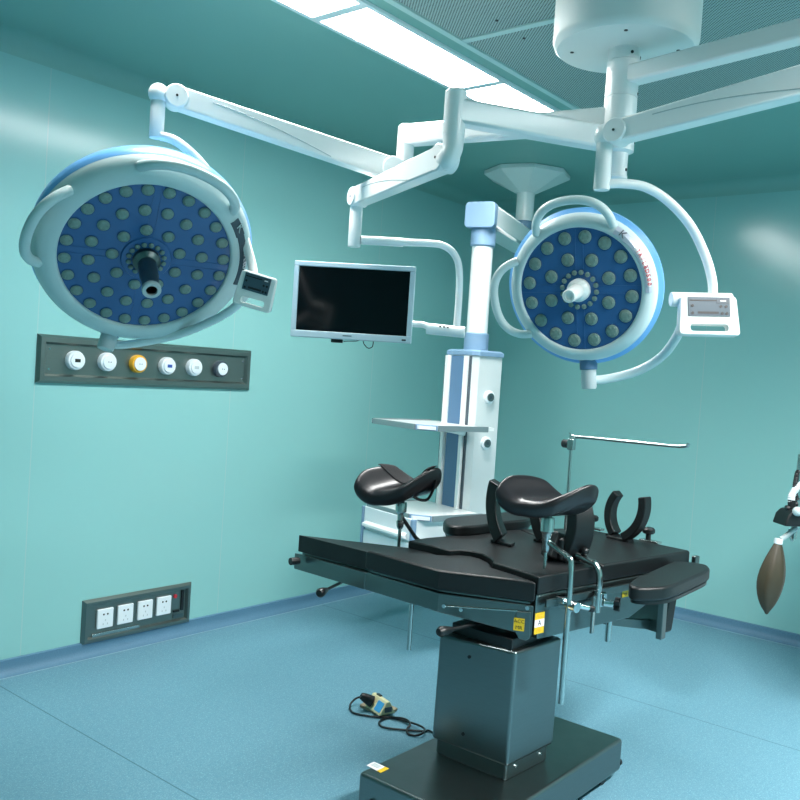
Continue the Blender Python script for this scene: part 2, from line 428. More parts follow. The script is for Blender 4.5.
def spring_arm(root, p0, p1, w=0.058, h0=0.075, h1=0.062, r0=0.044, r1=0.038, side=1):
    """parallelogram arm with a joint disc at each end and the curved cover seam along its flank"""
    p0, p1 = V(p0), V(p1)
    t = (p1 - p0).normalized(); x = V((0, 0, 1)).cross(t).normalized(); y = t.cross(x)
    obj('spring_arm', MB().beam(p0, p1, w, h0, h1, 0.13), 'white', root)
    for p, r in ((p0, r0), (p1, r1)):
        j = obj('arm_knuckle', MB().lathe([(0, -w * 0.60), (r * 0.9, -w * 0.60), (r, -w * 0.52), (r, w * 0.52), (r * 0.9, w * 0.60), (0, w * 0.60)], p, x, seg=36), 'white', root)
        for s in (-1, 1): dot('screw', p + x * s * w * 0.60, x * s, 0.004, 0.002, 'plastic', j)
    L = (p1 - p0).length
    for s in (-1, 1):
        pts = []
        for k in range(9):
            q = k / 8; u = 0.3 + 0.55 * q
            hh = h0 + (h1 - h0) * u
            pts.append(p0 + t * (L * u) + x * (s * w * 0.502) + y * hh * (-0.40 + 0.62 * math.sin(q * math.pi / 2)))
        obj('cover_seam', MB().tube(pts, 0.0016, 6, 2), 'grey', root)

# ------------------------------------------------------------------ surgical lamps
def lamp_head(root, c, n, R, rings, small, led_r, handles, lab, text, text_mat, handle, lab_mat, knob_mat, hr=0.10, hz=0.05, shell_w=1.035, fi=0.83):
    n = n.normalized(); e2 = (CU - n * CU.dot(n)).normalized(); e1 = e2.cross(n)
    fr = lambda: MB().frame(c, e1, e2, n)
    k = R / 0.35
    head = obj('lamp_head', fr().lathe([(0, -0.15 * k), (0.34 * R, -0.15 * k), (0.72 * R, -0.135 * k), ((shell_w - 0.05) * R, -0.125 * k), (shell_w * R, -0.10 * k), ((shell_w + 0.008) * R, -0.068 * k), (1.01 * R, -0.052 * k), (0.6 * R, -0.05 * k), (0, -0.05 * k)], seg=96), 'shell', root)
    obj('rim', fr().lathe([((fi - 0.005) * R, -0.04 * k), ((fi - 0.005) * R, -0.008 * k), ((fi + 0.002) * R, -0.001), ((fi + 0.02) * R, 0.003 * k), (0.90 * R, 0.0), (0.965 * R, -0.014 * k), (1.0 * R, -0.036 * k), (1.012 * R, -0.058 * k), (0.98 * R, -0.06 * k)], seg=96, cap=False), 'rim', head, angle=0.9)
    lens = fr(); lens.lathe([(0, -0.03 * k), (fi * R, -0.03 * k), (fi * R, -0.012 * k), (0, -0.012 * k)], seg=96)
    for q in range(4):
        a = math.radians(q * 90 - 4)
        d = V((math.cos(a), math.sin(a), 0)); p = V((-d.y, d.x, 0))
        for s in (-1, 1):
            lens.prism([d * 0.24 * R + p * (s * 0.012 - 0.0018) + V((0, 0, -0.0125 * k)), d * (fi - 0.015) * R + p * (s * 0.012 - 0.0018) + V((0, 0, -0.0125 * k)), d * (fi - 0.015) * R + p * (s * 0.012 + 0.0018) + V((0, 0, -0.0125 * k)), d * 0.24 * R + p * (s * 0.012 + 0.0018) + V((0, 0, -0.0125 * k))], (0, 0, 0.002))
    lens.lathe([(0, -0.012 * k), (0.235 * R, -0.012 * k), (0.225 * R, -0.006 * k), (0, -0.006 * k)], seg=48)
    obj('lens_cover', lens, 'lens', head)
    RM = Matrix((e1, e2, n)).transposed().to_4x4()
    def place(me, x, y, z):
        o = bpy.data.objects.new('led', me); COL.objects.link(o); o.parent = head
        o.matrix_local = Matrix.Translation(c - ORG[root.name] + e1 * x + e2 * y + n * z) @ RM
    def led_mesh(r):
        b = MB(); b.mi = 0
        b.lathe([(0, -0.002), (r, -0.002), (r, 0.001), (r * 0.9, 0.0035), (r * 0.55, 0.0052), (0, 0.006)], seg=20)
        b.mi = 1; b.lathe([(r * 0.98, -0.002), (r * 1.12, -0.002), (r * 1.12, 0.0008), (r * 0.98, 0.0008)], seg=20)
        for q in range(6):
            a = q * math.pi / 3; b.mi = 0; b.ell((r * 0.55 * math.cos(a), r * 0.55 * math.sin(a), 0.0038), (r * 0.2, r * 0.2, 0.0025), 8, 4)
        bmesh.ops.recalc_face_normals(b.bm, faces=b.bm.faces)
        me = bpy.data.meshes.new('led'); b.bm.to_mesh(me); b.bm.free(); me.materials.append(M['led']); me.materials.append(M['ledrim'])
        me.polygons.foreach_set('use_smooth', [True] * len(me.polygons)); me.set_sharp_from_angle(angle=0.7)
        return me
    big = led_mesh(led_r * R)
    for cnt, rad, ph in rings:
        for i in range(cnt):
            a = ph + 2 * math.pi * i / cnt; place(big, rad * R * math.cos(a), rad * R * math.sin(a), -0.0105 * k)
    cnt, rad, r_ = small
    sm = led_mesh(r_ * R)
    for i in range(cnt):
        a = 2 * math.pi * (i + 0.5) / cnt; place(sm, rad * R * math.cos(a), rad * R * math.sin(a), -0.0045 * k)
    for a0, a1 in handles:                               # arched grab handles round the rim
        a0, a1 = math.radians(a0), math.radians(a1); pts = []
        for i in range(15):
            q = i / 14; a = a0 + (a1 - a0) * q; o_ = (1.0 - abs(2 * q - 1) ** 3.2)
            r = R * (0.945 + (0.055 + hr) * o_); pts.append((r * math.cos(a), r * math.sin(a), -0.014 * k + hz * o_))
        obj('grab_handle', fr().tube(pts, 0.0165 * k ** 0.5, 14, 3, flat=1.0), 'rim', head)
    # centre handle
    h = handle
    hb = fr().lathe([(0, -0.008), (h['rc'], -0.008), (h['rc'], 0.012), (h['rc'] * 0.8, 0.022), (h['r0'], 0.026), (h['r0'], h['len'] * 0.55), (h['r1'], h['len'] * 0.62), (h['r1'], h['len'] - 0.004), (h['r1'] * 0.86, h['len']), (h['ri'], h['len']), (h['ri'], h['len'] - h['bore']), (0, h['len'] - h['bore'])], seg=36)
    ho = obj('centre_handle', hb, knob_mat, head)
    if h.get('ring'):
        obj('handle_ring', fr().lathe([(h['ri'] * 0.99, h['len'] - 0.004), (h['r1'] * 1.10, h['len'] - 0.008), (h['r1'] * 1.10, h['len'] + 0.003), (h['r1'], h['len'] + 0.006), (h['ri'], h['len'] + 0.006), (h['ri'] * 0.99, h['len'] - 0.004)], seg=36, cap=False), 'grey', ho)
        obj('handle_bore', fr().cyl((0, 0, h['len'] - h['bore']), (0, 0, h['len'] - h['bore'] + 0.002), h['ri'] * 0.98), 'plastic', ho)
    # curved name strip on the rim with its lettering
    A0, A1 = lab
    def on_rim(a, f, lift=0.0015):
        a = math.radians(a); r = R * (0.862 + 0.11 * f); z = (0.002 - 0.028 * f ** 1.9) * k
        return V((r * math.cos(a), r * math.sin(a), z + lift)) + V((math.cos(a), math.sin(a), 0)) * lift
    def strip(a0, a1, f0, f1, lift):
        nseg = 18; rings_ = []
        for i in range(nseg + 1):
            a = a0 + (a1 - a0) * i / nseg
            rings_.append([on_rim(a, f0, lift), on_rim(a, (f0 + f1) / 2, lift + 0.0012), on_rim(a, f1, lift), on_rim(a, f1, lift - 0.003), on_rim(a, f0, lift - 0.003)])
        return fr().loft(rings_)
    st = obj('name_strip', strip(A0, A1, 0.12, 0.80, 0.002), lab_mat, head)
    span = A1 - A0
    obj('strip_head', strip(A0, A0 + span * 0.24, 0.02, 0.92, 0.0026), lab_mat, st)
    obj('text_field', strip(A0 + span * 0.36, A1 - span * 0.08, 0.28, 0.64, 0.003), 'paper', st) if text_mat == 'red' else obj('text_field', strip(A0 + span * 0.36, A1 - span * 0.08, 0.28, 0.64, 0.003), 'dgrey', st)
    tb = MB(); n_ = len(text)
    def put(ch, a, f, size):
        p = on_rim(a, f, 0.0052); ar = math.radians(a)
        er = V((math.cos(ar), math.sin(ar), 0)); q = on_rim(a, f + 0.3, 0.0052); er = (q - p).normalized()
        et = V((math.sin(ar), -math.cos(ar), 0)); nn = et.cross(er).normalized()
        wp = c + e1 * p.x + e2 * p.y + n * p.z
        X = lambda u: e1 * u.x + e2 * u.y + n * u.z
        tb.frame(wp, X(et), X(er), X(nn)); tb.text(ch, size)
    for i, ch in enumerate(text):
        if ch != ' ': put(ch, A0 + span * (0.42 + 0.46 * i / (n_ - 1)), 0.46, 0.021 * k ** 0.5 * 1.1)
    obj('lettering', tb, text_mat, st, smooth=False)
    tb = MB(); put('K', A0 + span * 0.12, 0.46, 0.040 * k ** 0.5)
    obj('emblem', tb, 'dgrey' if text_mat == 'red' else 'grey', st, smooth=False)
    return head, e1, e2, n

def control_box(root, o, ex, ey, s=1.0, aw=1.0, ah=1.0):
    """key panel with a keypad and a hand slot under it; o = middle of the keypad face"""
    ez = ex.cross(ey).normalized(); ey = ez.cross(ex).normalized(); ex = ex.normalized()
    fr = lambda: MB().frame(o, ex, ey, ez)
    w, hh = 0.185 * s * aw, 0.078 * s * ah
    def rrect(cx, cy, a, b, r, z, flare=0.0):
        out = []
        for sx, sy, a0 in ((1, 1, 0), (-1, 1, 90), (-1, -1, 180), (1, -1, 270)):
            for q in range(6):
                t = math.radians(a0 + 18 * q)
                X, Y = cx + sx * (a / 2 - r) + r * math.cos(t), cy + sy * (b / 2 - r) + r * math.sin(t)
                out.append(V((X * (1 - flare * Y / b), Y, z)))
        return out
    O_ = lambda z, g=0.0: rrect(0, -hh * 0.30, w - g, hh * 1.62 - g, 0.013 * s, z, 0.10)
    I_ = lambda z: rrect(0, -hh * 0.80, w * 0.66, hh * 0.30, 0.010 * s, z)
    b = fr().loft([I_(-0.030), O_(-0.030, 0.004), O_(-0.026), O_(-0.004), O_(0.0, 0.006), I_(0.0), I_(-0.030)], cap=False)
    pan = obj('control_panel', b, 'cream', root)
    obj('keypad', fr().box((0, 0.004 * s, 0.001), (w * 0.72, hh * 0.78, 0.003)), 'lcd', pan)
    obj('level_bar', fr().box((-w * 0.10, hh * 0.30, 0.003), (w * 0.46, hh * 0.05, 0.001)), 'plastic', pan)
    obj('level_bar', fr().box((-w * 0.02, -hh * 0.20, 0.003), (w * 0.36, hh * 0.09, 0.001)), 'plastic', pan)
    for (x, y) in ((-0.29, 0.08), (-0.29, -0.22), (0.20, 0.06), (0.29, 0.06), (0.22, -0.22), (0.30, -0.22)): obj('key', fr().cyl((w * x, hh * y, 0.002), (w * x, hh * y, 0.0042), 0.0048 * s, seg=12), 'plastic', pan)
    obj('display', fr().box((w * 0.24, hh * 0.29, 0.003), (w * 0.22, hh * 0.2, 0.0015)), 'dgrey', pan)
    obj('display_mark', fr().box((w * 0.24, hh * 0.29, 0.004), (w * 0.10, hh * 0.05, 0.001)), 'paper', pan)
    return pan, ex, ey, ez

def vertical_tube(root, name, p, ztop, zbot, r):
    return obj(name, MB().lathe([(0, ztop), (r * 0.9, ztop), (r, ztop - 0.006), (r, zbot + 0.005), (r * 0.94, zbot), (0, zbot)], (p.x, p.y, 0), seg=32), 'white', root)

# large lamp, left
c = at_d(146.5, 260.5, 2.83)
big = thing('surgical_lamp', 'large round operating lamp at left with rings of LEDs and a metal centre handle', 'surgical lamp', c, 'operating lamps on spring arms')
toc = (EYE - c).normalized()
n = toc * math.cos(math.radians(38)) + (-CU * 0.985 + CR * 0.17).normalized() * math.sin(math.radians(38))
lamp_head(big, c, n, 0.346, ((24, 0.722, 0.06), (16, 0.516, 0.1), (9, 0.310, 0.25)), (16, 0.163, 0.024), 0.056, ((137, 187), (98, 38)), (33, -14), 'TR/LED700', 'paper',
          dict(rc=0.044, r0=0.030, r1=0.027, ri=0.018, len=0.165, bore=0.05, ring=True), 'dgrey', 'metal', hr=0.07, hz=0.055, shell_w=1.02, fi=0.79)
el = at_d(160, 96, 2.83); q0 = at_d(158, 104, 2.83)
vertical_tube(big, 'yoke_stem', q0, at_d(158, 92, 2.83).z, at_d(158, 138, 2.83).z, 0.0235)
obj('stem_elbow', MB().ell((q0.x, q0.y, at_d(158, 94, 2.83).z), (0.033, 0.033, 0.034)), 'white', big)
spring_arm(big, V((J2.x, J2.y, 0)) + V((0, 0, at_d(398, 170, 3.13).z)) + (q0 - J2).normalized() * 0.05, V((q0.x, q0.y, at_d(178, 97, 2.83).z)) + (J2 - q0).normalized() * 0.055, h0=0.080, h1=0.072)
vertical_tube(big, 'swivel_stub', V((J2.x, J2.y, 0)), at_d(404, 160, 3.14).z, at_d(404, 176, 3.14).z, 0.026)
arc = [at_d(*p) for p in ((161, 136, 2.83), (174, 140, 2.83), (190, 152, 2.84), (208, 172, 2.86), (228, 203, 2.9), (243, 235, 2.92), (252, 265, 2.9), (254, 280, 2.87))]
obj('yoke_arm', MB().tube(arc, 0.0155, 16), 'white', big)
ex = (CR * 0.95 - CU * 0.28); ey = (CR * 0.46 + CU * 0.86) + FW * -0.16
cb = at_d(256.5, 285, 2.78)
pan, bx, by, bz = control_box(big, cb, ex, ey, 0.80, 0.80, 1.12)
obj('yoke_pivot', MB().cyl(cb - bz * 0.045 - bx * 0.055 + by * 0.012, cb - bz * 0.045 + bx * 0.03 + by * 0.012, 0.021, seg=24), 'cream', big, bevel=0.003)
arc = [at_d(*p) for p in ((249, 290, 2.84), (236, 306, 2.9), (214, 320, 2.98), (180, 334, 3.06), (150, 341, 3.09), (122, 345, 3.09), (106, 344, 3.08))]
obj('yoke_arm', MB().tube(arc, 0.0145, 16), 'white', big)
pv = at_d(111, 331, 3.05); pw = at_d(105, 349, 3.03)
pd = (pw - pv).normalized()
obj('pivot_collar', MB().cyl(pv - pd * 0.05, pv + pd * 0.018, 0.032), 'channel', big, bevel=0.002)
obj('pivot_cap', MB().lathe([(0, 0), (0.029, 0), (0.029, 0.05), (0.026, 0.056), (0, 0.056)], pv + pd * 0.014, pd), 'grey', big)

# small lamp, right
c = at_d(579, 290, 2.70)
sml = thing('surgical_lamp', 'smaller round operating lamp at right with a white centre handle and red lettering', 'surgical lamp', c, 'operating lamps on spring arms')
toc = (EYE - c).normalized()
th = math.radians(22)
n = toc * math.cos(th) + (-CR * 0.85 - CU * 0.52).normalized() * math.sin(th)
lamp_head(sml, c, n, 0.232, ((16, 0.705, 0.2), (8, 0.425, 0.3)), (16, 0.235, 0.035), 0.088, ((57, 124), (152, 218)), (54, -6), 'TR/LED500', 'red',
          dict(rc=0.036, r0=0.023, r1=0.021, ri=0.012, len=0.105, bore=0.004), 'silverlab', 'cream', hr=0.19, hz=0.03, shell_w=1.06)
q0 = at_d(603, 168, 2.62)
vertical_tube(sml, 'yoke_stem', q0, at_d(606, 136, 2.62).z, at_d(602, 190, 2.62).z, 0.0245)
zj = at_d(606, 136, 2.62).z
obj('stem_elbow', MB().ell((q0.x, q0.y, zj), (0.034, 0.034, 0.036)), 'white', sml)
dj = (V((JR.x, JR.y, 0)) - V((q0.x, q0.y, 0))).normalized()
lo, hi = 0.0, 1.2                                       # height of the arm's far joint, from where it leaves the photo
for _ in range(40):
    t_ = (lo + hi) / 2; p = V((q0.x, q0.y, zj)) + dj * t_; r_ = p - EYE
    if 400 + F * r_.dot(CR) / r_.dot(FW) > 800: hi = t_
    else: lo = t_
zr = zj + (at_d(800, 84, (V((q0.x, q0.y, zj)) + dj * t_ - EYE).dot(FW)).z - zj) / t_ * (V((JR.x, JR.y, 0)) - V((q0.x, q0.y, 0))).length
spring_arm(sml, V((JR.x, JR.y, zr)) - dj * 0.05, V((q0.x, q0.y, zj + 0.004)) + dj * 0.042, h0=0.088, h1=0.066, r0=0.045, r1=0.037)
vertical_tube(sml, 'swivel_stub', V((JR.x, JR.y, 0)), zE - 0.14, zr - 0.03, 0.03)
arc = [at_d(*p) for p in ((607, 184, 2.62), (622, 183.5, 2.62), (645, 187, 2.63), (668, 201, 2.65), (690, 225, 2.67), (705, 255, 2.68), (712, 280, 2.68), (713, 300, 2.68))]
obj('yoke_arm', MB().tube(arc, 0.0145, 16), 'white', sml)
cb = at_d(709, 308, 2.64)
ex = CR * 0.998 - CU * 0.02; ey = CU - FW * -0.14
pan, bx, by, bz = control_box(sml, cb, ex, ey, 0.95, 1.0, 1.02)
obj('yoke_pivot', MB().cyl(cb - bz * 0.035 - bx * 0.105 + by * 0.034, cb - bz * 0.035 + bx * 0.082 + by * 0.034, 0.0225, seg=28), 'cream', sml, bevel=0.003)
arc = [at_d(*p) for p in ((686, 300, 2.67), (684, 318, 2.68), (676, 338, 2.71), (661, 357, 2.75), (640, 370, 2.79), (617, 377, 2.81), (598, 380, 2.81), (588, 378, 2.80))]
obj('yoke_arm', MB().tube(arc, 0.0145, 16), 'rim', sml)
pv = at_d(588.5, 366, 2.80); pw = at_d(589, 386, 2.80); pd = (pw - pv).normalized()
obj('pivot_collar', MB().cyl(pv - pd * 0.05, pv + pd * 0.012, 0.028), 'channel', sml, bevel=0.002)
obj('pivot_cap', MB().lathe([(0, 0), (0.024, 0), (0.024, 0.058), (0.021, 0.064), (0, 0.064)], pv + pd * 0.01, pd), 'grey', sml)

# ------------------------------------------------------------------ monitor on its spring arm
mon = thing('hanging_monitor', 'silver framed flat monitor with a black screen hanging from a white spring arm', 'monitor', at_d(352, 303, 3.3), None)
e0 = V((J1.x, J1.y, at_d(449, 156, 2.6).z))
obj('arm_elbow', MB().tube([(J1.x, J1.y, J1b + 0.002), (J1.x, J1.y, J1b - 0.035), e0 + V((-0.004, 0.012, -0.008)), e0 + (at_d(356, 198, 3.2) - e0).normalized() * 0.05], lambda t: 0.032 - 0.002 * t, 20, 6), 'white', mon)
mt = at_d(356, 215, 3.2)
d_ = (at_d(357, 196, 3.2) - e0).normalized()
spring_arm(mon, e0 + d_ * 0.045, V((mt.x, mt.y, at_d(357, 198, 3.2).z)) - d_ * 0.012, w=0.054, h0=0.078, h1=0.066, r0=0.042, r1=0.034)
vertical_tube(mon, 'drop_tube', mt, at_d(357, 206, 3.2).z, at_d(355.5, 247, 3.2).z, 0.0235)
drop = [at_d(*p) for p in ((361, 240, 3.2), (395, 242, 3.22), (430, 243.5, 3.26), (444, 246, 3.28), (454, 254, 3.29), (459, 268, 3.3), (459, 295, 3.31), (456.5, 330, 3.31))]
obj('drop_arm', MB().tube(drop, 0.0135, 14), 'white', mon)
obj('drop_sleeve', MB().tube([drop[0], at_d(378, 241, 3.21), drop[1] + (drop[1] - drop[0]).normalized() * 0.03], 0.0165, 16, 0), 'white', mon)
ja, jb = at_d(426.5, 328.5, 3.32), at_d(465, 332.5, 3.3)
jd = (jb - ja).normalized()
obj('tilt_joint', MB().cyl(ja, jb, 0.0215, seg=28), 'white', mon, bevel=0.003)
for q in (0.35, 0.45, 0.55): dot('screw', ja.lerp(jb, q) - FW * 0.019 + CU * 0.011, -FW * 0.9 + CU * 0.4, 0.0035, 0.004, 'plastic', mon)
me1 = V((FW.y, -FW.x, 0)).normalized(); me1 = (me1 + V((FW.x, FW.y, 0)) * -0.10).normalized(); me2 = V((0, 0, 1)); me3 = me1.cross(me2)
mc = at_d(353, 302, 3.3)
fr = lambda: MB().frame(mc, me1, me2, me3)
mw, mh = 0.462, 0.288
fb = fr(); bz_ = 0.019
fb.box((0, mh / 2 - bz_ / 2, 0), (mw, bz_, 0.03)); fb.box((0, -mh / 2 + 0.013, 0), (mw, 0.026, 0.03))
for s in (-1, 1): fb.box((s * (mw / 2 - bz_ / 2), 0.0035, 0), (bz_, mh - 0.045, 0.03))
fb.box((0, 0, -0.022), (mw - 0.03, mh - 0.03, 0.03)); fb.box((0, 0, -0.045), (mw * 0.5, mh * 0.5, 0.03))
hous = obj('housing', fb, 'bezel', mon, bevel=0.003)
obj('screen', fr().box((0, 0.0035, 0.006), (mw - 2 * bz_ + 0.004, mh - bz_ - 0.026 + 0.004, 0.004)), 'screen', mon)
obj('power_light', fr().box((mw / 2 - 0.027, -mh / 2 + 0.011, 0.0155), (0.016, 0.006, 0.002)), 'plastic', mon, bevel=0.001)
obj('brand_mark', fr().box((-0.012, -mh / 2 + 0.014, 0.0153), (0.034, 0.0035, 0.001)), 'dgrey', mon)
obj('connector', fr().box((-0.055, -mh / 2 - 0.006, -0.02), (0.045, 0.014, 0.02)), 'plastic', mon, bevel=0.003)
cab = [mc + me1 * a + me2 * (-mh / 2 + z) - me3 * 0.02 for a, z in ((-0.03, -0.006), (-0.01, -0.004), (0.02, -0.002), (0.042, 0.004), (0.05, -0.012), (0.066, -0.026), (0.082, -0.02), (0.085, 0.002))]
obj('cable', MB().tube(cab, 0.0018, 6), 'plastic', mon)
arm2 = [mc - me3 * 0.06 + me1 * 0.05 + me2 * -0.04, mc - me3 * 0.075 + me1 * 0.16 + me2 * -0.06, at_d(414, 324, 3.35), at_d(424, 325, 3.34), at_d(432, 329.5, 3.32)]
obj('monitor_bracket', MB().tube(arm2, 0.0125, 14), 'white', mon)

# ------------------------------------------------------------------ steel panels let into the left wall
def wall_frame(root, x0, x1, z0, z1, w, d):
    """mitred steel surround with a sunk back plate"""
    y = DL
    def ring(i, yy): return [V((x0 + i, yy, z0 + i)), V((x1 - i, yy, z0 + i)), V((x1 - i, yy, z1 - i)), V((x0 + i, yy, z1 - i))]
    obj('surround', MB().loft([ring(-0.004, y), ring(-0.004, y - 0.006), ring(0.008, y - 0.022), ring(w * 0.75, y - 0.022), ring(w, y - d), ring(w, y)], cap=False), 'dmetal', root, smooth=False)
    obj('back_plate', MB().box(((x0 + x1) / 2, y - 0.0025, (z0 + z1) / 2), (x1 - x0 - 2 * w + 0.002, 0.005, z1 - z0 - 2 * w + 0.002)), 'dmetal', root)
NY = V((0, -1, 0))
gas = thing('gas_outlet_panel', 'long steel panel on the left wall with six round medical gas outlets', 'gas panel', (2.685, DL, 1.353))
wall_frame(gas, 2.048, 3.325, 1.353, 1.572, 0.040, 0.006)
for i, (px, py) in enumerate(((76.5, 360.5), (108.5, 362), (139.5, 364), (168.5, 366), (195.5, 367.5), (222, 369))):
    p = at_y(px, py, DL - 0.03); base = V((p.x, DL - 0.004, p.z)); r = 0.046
    lab = {2: 'outlet with an amber ring', 5: 'outlet with a grey body'}.get(i)
    body = obj('gas_outlet', MB().lathe([(0, 0), (r, 0), (r, 0.022), (r * 0.92, 0.030), (r * 0.5, 0.032), (0, 0.032)], base, NY, seg=32), {2: 'orange', 5: 'dgrey'}.get(i, 'socket'), gas, label=lab)
    f0 = base + NY * 0.031
    obj('outlet_face', MB().lathe([(0, 0), (r * 0.74, 0), (r * 0.72, 0.006), (0, 0.008)], f0, NY, seg=28), 'socket', body)
    f1 = f0 + NY * 0.0075
    if i in (0, 3, 4): obj('outlet_mark', MB().box(f1, (0.028, 0.002, 0.016)), {0: 'ink', 3: 'blueink', 4: 'grey'}[i], body)
    else:
        for sx in (-0.006, 0.006): dot('pin_hole', f1 + V((sx, 0, 0)), NY, 0.0025, 0.0015, 'ink', body)
for sx, sz in ((2.105, 1.51), (2.105, 1.415), (3.272, 1.51), (3.272, 1.415)): dot('screw', (sx, DL - 0.005, sz), NY, 0.005, 0.003, 'chrome', gas)

skt = thing('socket_panel', 'low steel panel on the left wall with four white power sockets', 'socket panel', (2.674, DL, 0.062))
wall_frame(skt, 2.352, 2.997, 0.062, 0.278, 0.030, 0.006)
for i, (px, py) in enumerate(((105.7, 618.5), (126, 614.2), (145.7, 610), (164.4, 605.8))):
    p = at_y(px, py, DL - 0.02); q = V((p.x, DL - 0.012, p.z))
    so = obj('power_socket', MB().box(q, (0.090, 0.014, 0.098)), 'socket', skt, bevel=0.004)
    f = q + NY * 0.007
    for sx in (-0.011, 0.011): dot('pin_hole', f + V((sx, 0, 0.022)), NY, 0.005, 0.001, 'ink', so)
    for sx, sz in ((0, -0.008), (-0.012, -0.027), (0.012, -0.027)): obj('pin_slot', MB().box(f + V((sx, 0, sz)), (0.004, 0.002, 0.009)), 'grey', so)
p = at_y(91.5, 636, DL - 0.01); q = at_y(139, 626.5, DL - 0.01)
obj('rail', MB().box(((p.x + q.x) / 2, DL - 0.010, p.z), (q.x - p.x, 0.012, 0.018)), 'rod', skt, bevel=0.002)
p = at_y(175.6, 596.3, DL - 0.01); dot('indicator', (p.x, DL - 0.005, p.z), NY, 0.011, 0.006, 'red', skt, 16)
p = at_y(182.5, 600, DL - 0.01); obj('key_slot', MB().box((p.x, DL - 0.008, p.z), (0.016, 0.008, 0.11)), 'plastic', skt)
p = at_y(176, 611, DL - 0.01); obj('latch', MB().box((p.x, DL - 0.010, p.z), (0.036, 0.012, 0.010)), 'plastic', skt)
p = at_y(178, 615.5, DL - 0.01); obj('latch_plate', MB().box((p.x, DL - 0.008, p.z), (0.062, 0.008, 0.020)), 'metal', skt)

# ------------------------------------------------------------------ equipment column hanging from the ceiling near the corner
TX, TY = 4.15, 2.85
SHW = -0.03
tow = thing('equipment_column', 'white and blue ceiling hung equipment column with shelves standing out near the corner', 'medical pendant', (TX, TY, 0.45))
tf = V((-0.970, 0.243, 0)); tw = V((0.243, 0.970, 0)); TZ = V((0, 0, 1))
SX, SY = 4.96, 3.09
obj('ceiling_plate', MB().lathe([(0, H), (0.275, H), (0.285, H - 0.004), (0.285, H - 0.028), (0.07, H - 0.135), (0, H - 0.135)], (SX, SY, 0), seg=8, rot=math.radians(22.5 + 17)), 'cream', tow, smooth=False)
obj('shaft', MB().lathe([(0, H - 0.13), (0.058, H - 0.13), (0.058, 2.56), (0, 2.56)], (SX, SY, 0)), 'white', tow)
obj('shaft_collar', MB().lathe([(0, 2.565), (0.052, 2.565), (0.052, 2.49), (0, 2.49)], (SX, SY, 0)), 'bluegrey', tow)
ad = (V((SX, SY, 0)) - V((TX, TY, 0))).normalized()
A0 = V((TX, TY, 2.425)) - ad * 0.055; A1 = V((SX, SY, 2.425)) + ad * 0.08
obj('arm', MB().beam(A0, A1, 0.165, 0.136, rad=0.14), 'white', tow)
obj('arm_end', MB().beam(A0 - ad * 0.04, A0 + ad * 0.02, 0.178, 0.146, rad=0.16), 'bluegrey', tow, bevel=0.006)
obj('arm_end', MB().beam(A1 - ad * 0.02, A1 + ad * 0.04, 0.178, 0.146, rad=0.16), 'bluegrey', tow, bevel=0.006)
obj('collar', MB().lathe([(0, 2.36), (0.072, 2.36), (0.072, 2.262), (0.066, 2.255), (0, 2.255)], (TX, TY, 0)), 'bluegrey', tow)
obj('post', MB().lathe([(0, 2.26), (0.061, 2.26), (0.061, 1.75), (0, 1.75)], (TX, TY, 0)), 'white', tow)
obj('collar', MB().lathe([(0, 1.762), (0.066, 1.762), (0.071, 1.755), (0.071, 1.655), (0, 1.655)], (TX, TY, 0)), 'bluegrey', tow)
def oct_(hf, hw, ch, z, o=V((0, 0, 0))):
    pts = []
    for a, b in ((hf, hw - ch), (hf - ch, hw), (-hf + ch, hw), (-hf, hw - ch), (-hf, -hw + ch), (-hf + ch, -hw), (hf - ch, -hw), (hf, -hw + ch)):
        pts.append(V((TX, TY, z)) + tf * a + tw * b + o)
    return pts
BF, BW = 0.115, 0.135
obj('body', MB().loft([oct_(BF, BW, 0.03, 0.47), oct_(BF, BW, 0.03, 1.632)]), 'body', tow, smooth=False)
obj('body_cap', MB().loft([oct_(BF + .008, BW + .008, 0.034, 1.63), oct_(BF + .008, BW + .008, 0.034, 1.652), oct_(BF - .006, BW - .006, 0.034, 1.662)]), 'bluegrey', tow, smooth=False)
fo = V((TX, TY, 0)) + tf * BF
obj('channel_cover', MB().frame(fo, tf, tw, TZ).box((0.004, 0.008, 1.05), (0.008, 0.112, 1.15)), 'channel', tow, bevel=0.002)
for sgn, off in ((1, 0.090), (-1, -0.072)):
    obj('equipment_rail', MB().frame(fo, tf, tw, TZ).box((0.011, off, 1.05), (0.022, 0.026, 1.15)), 'white', tow, bevel=0.003)
    obj('rail_groove', MB().frame(fo, tf, tw, TZ).box((0.003, off - sgn * -0.026, 1.05), (0.006, 0.018, 1.15)), 'dgrey', tow)
for pxy in ((493.5, 397.3), (490.5, 443)):
    # gas outlets on the chamfered right flank
    pn = (-tw)
    po = V((TX, TY, 0)) - tw * BW + tf * 0.0
    zz = at_d(pxy[0], pxy[1], (po - EYE).dot(FW)).z; po.z = zz
    g = obj('gas_outlet', MB().lathe([(0, -0.002), (0.036, -0.002), (0.036, 0.012), (0.030, 0.016), (0, 0.016)], po, pn, seg=28), 'socket', tow)
    obj('outlet_face', MB().lathe([(0, 0.015), (0.023, 0.015), (0.023, 0.024), (0, 0.024)], po, pn, seg=24), 'metal', g)
    obj('outlet_mark', MB().frame(po + pn * 0.025, tf, TZ, pn).box((0, 0, 0), (0.016, 0.016, 0.002)), 'dgrey', g)
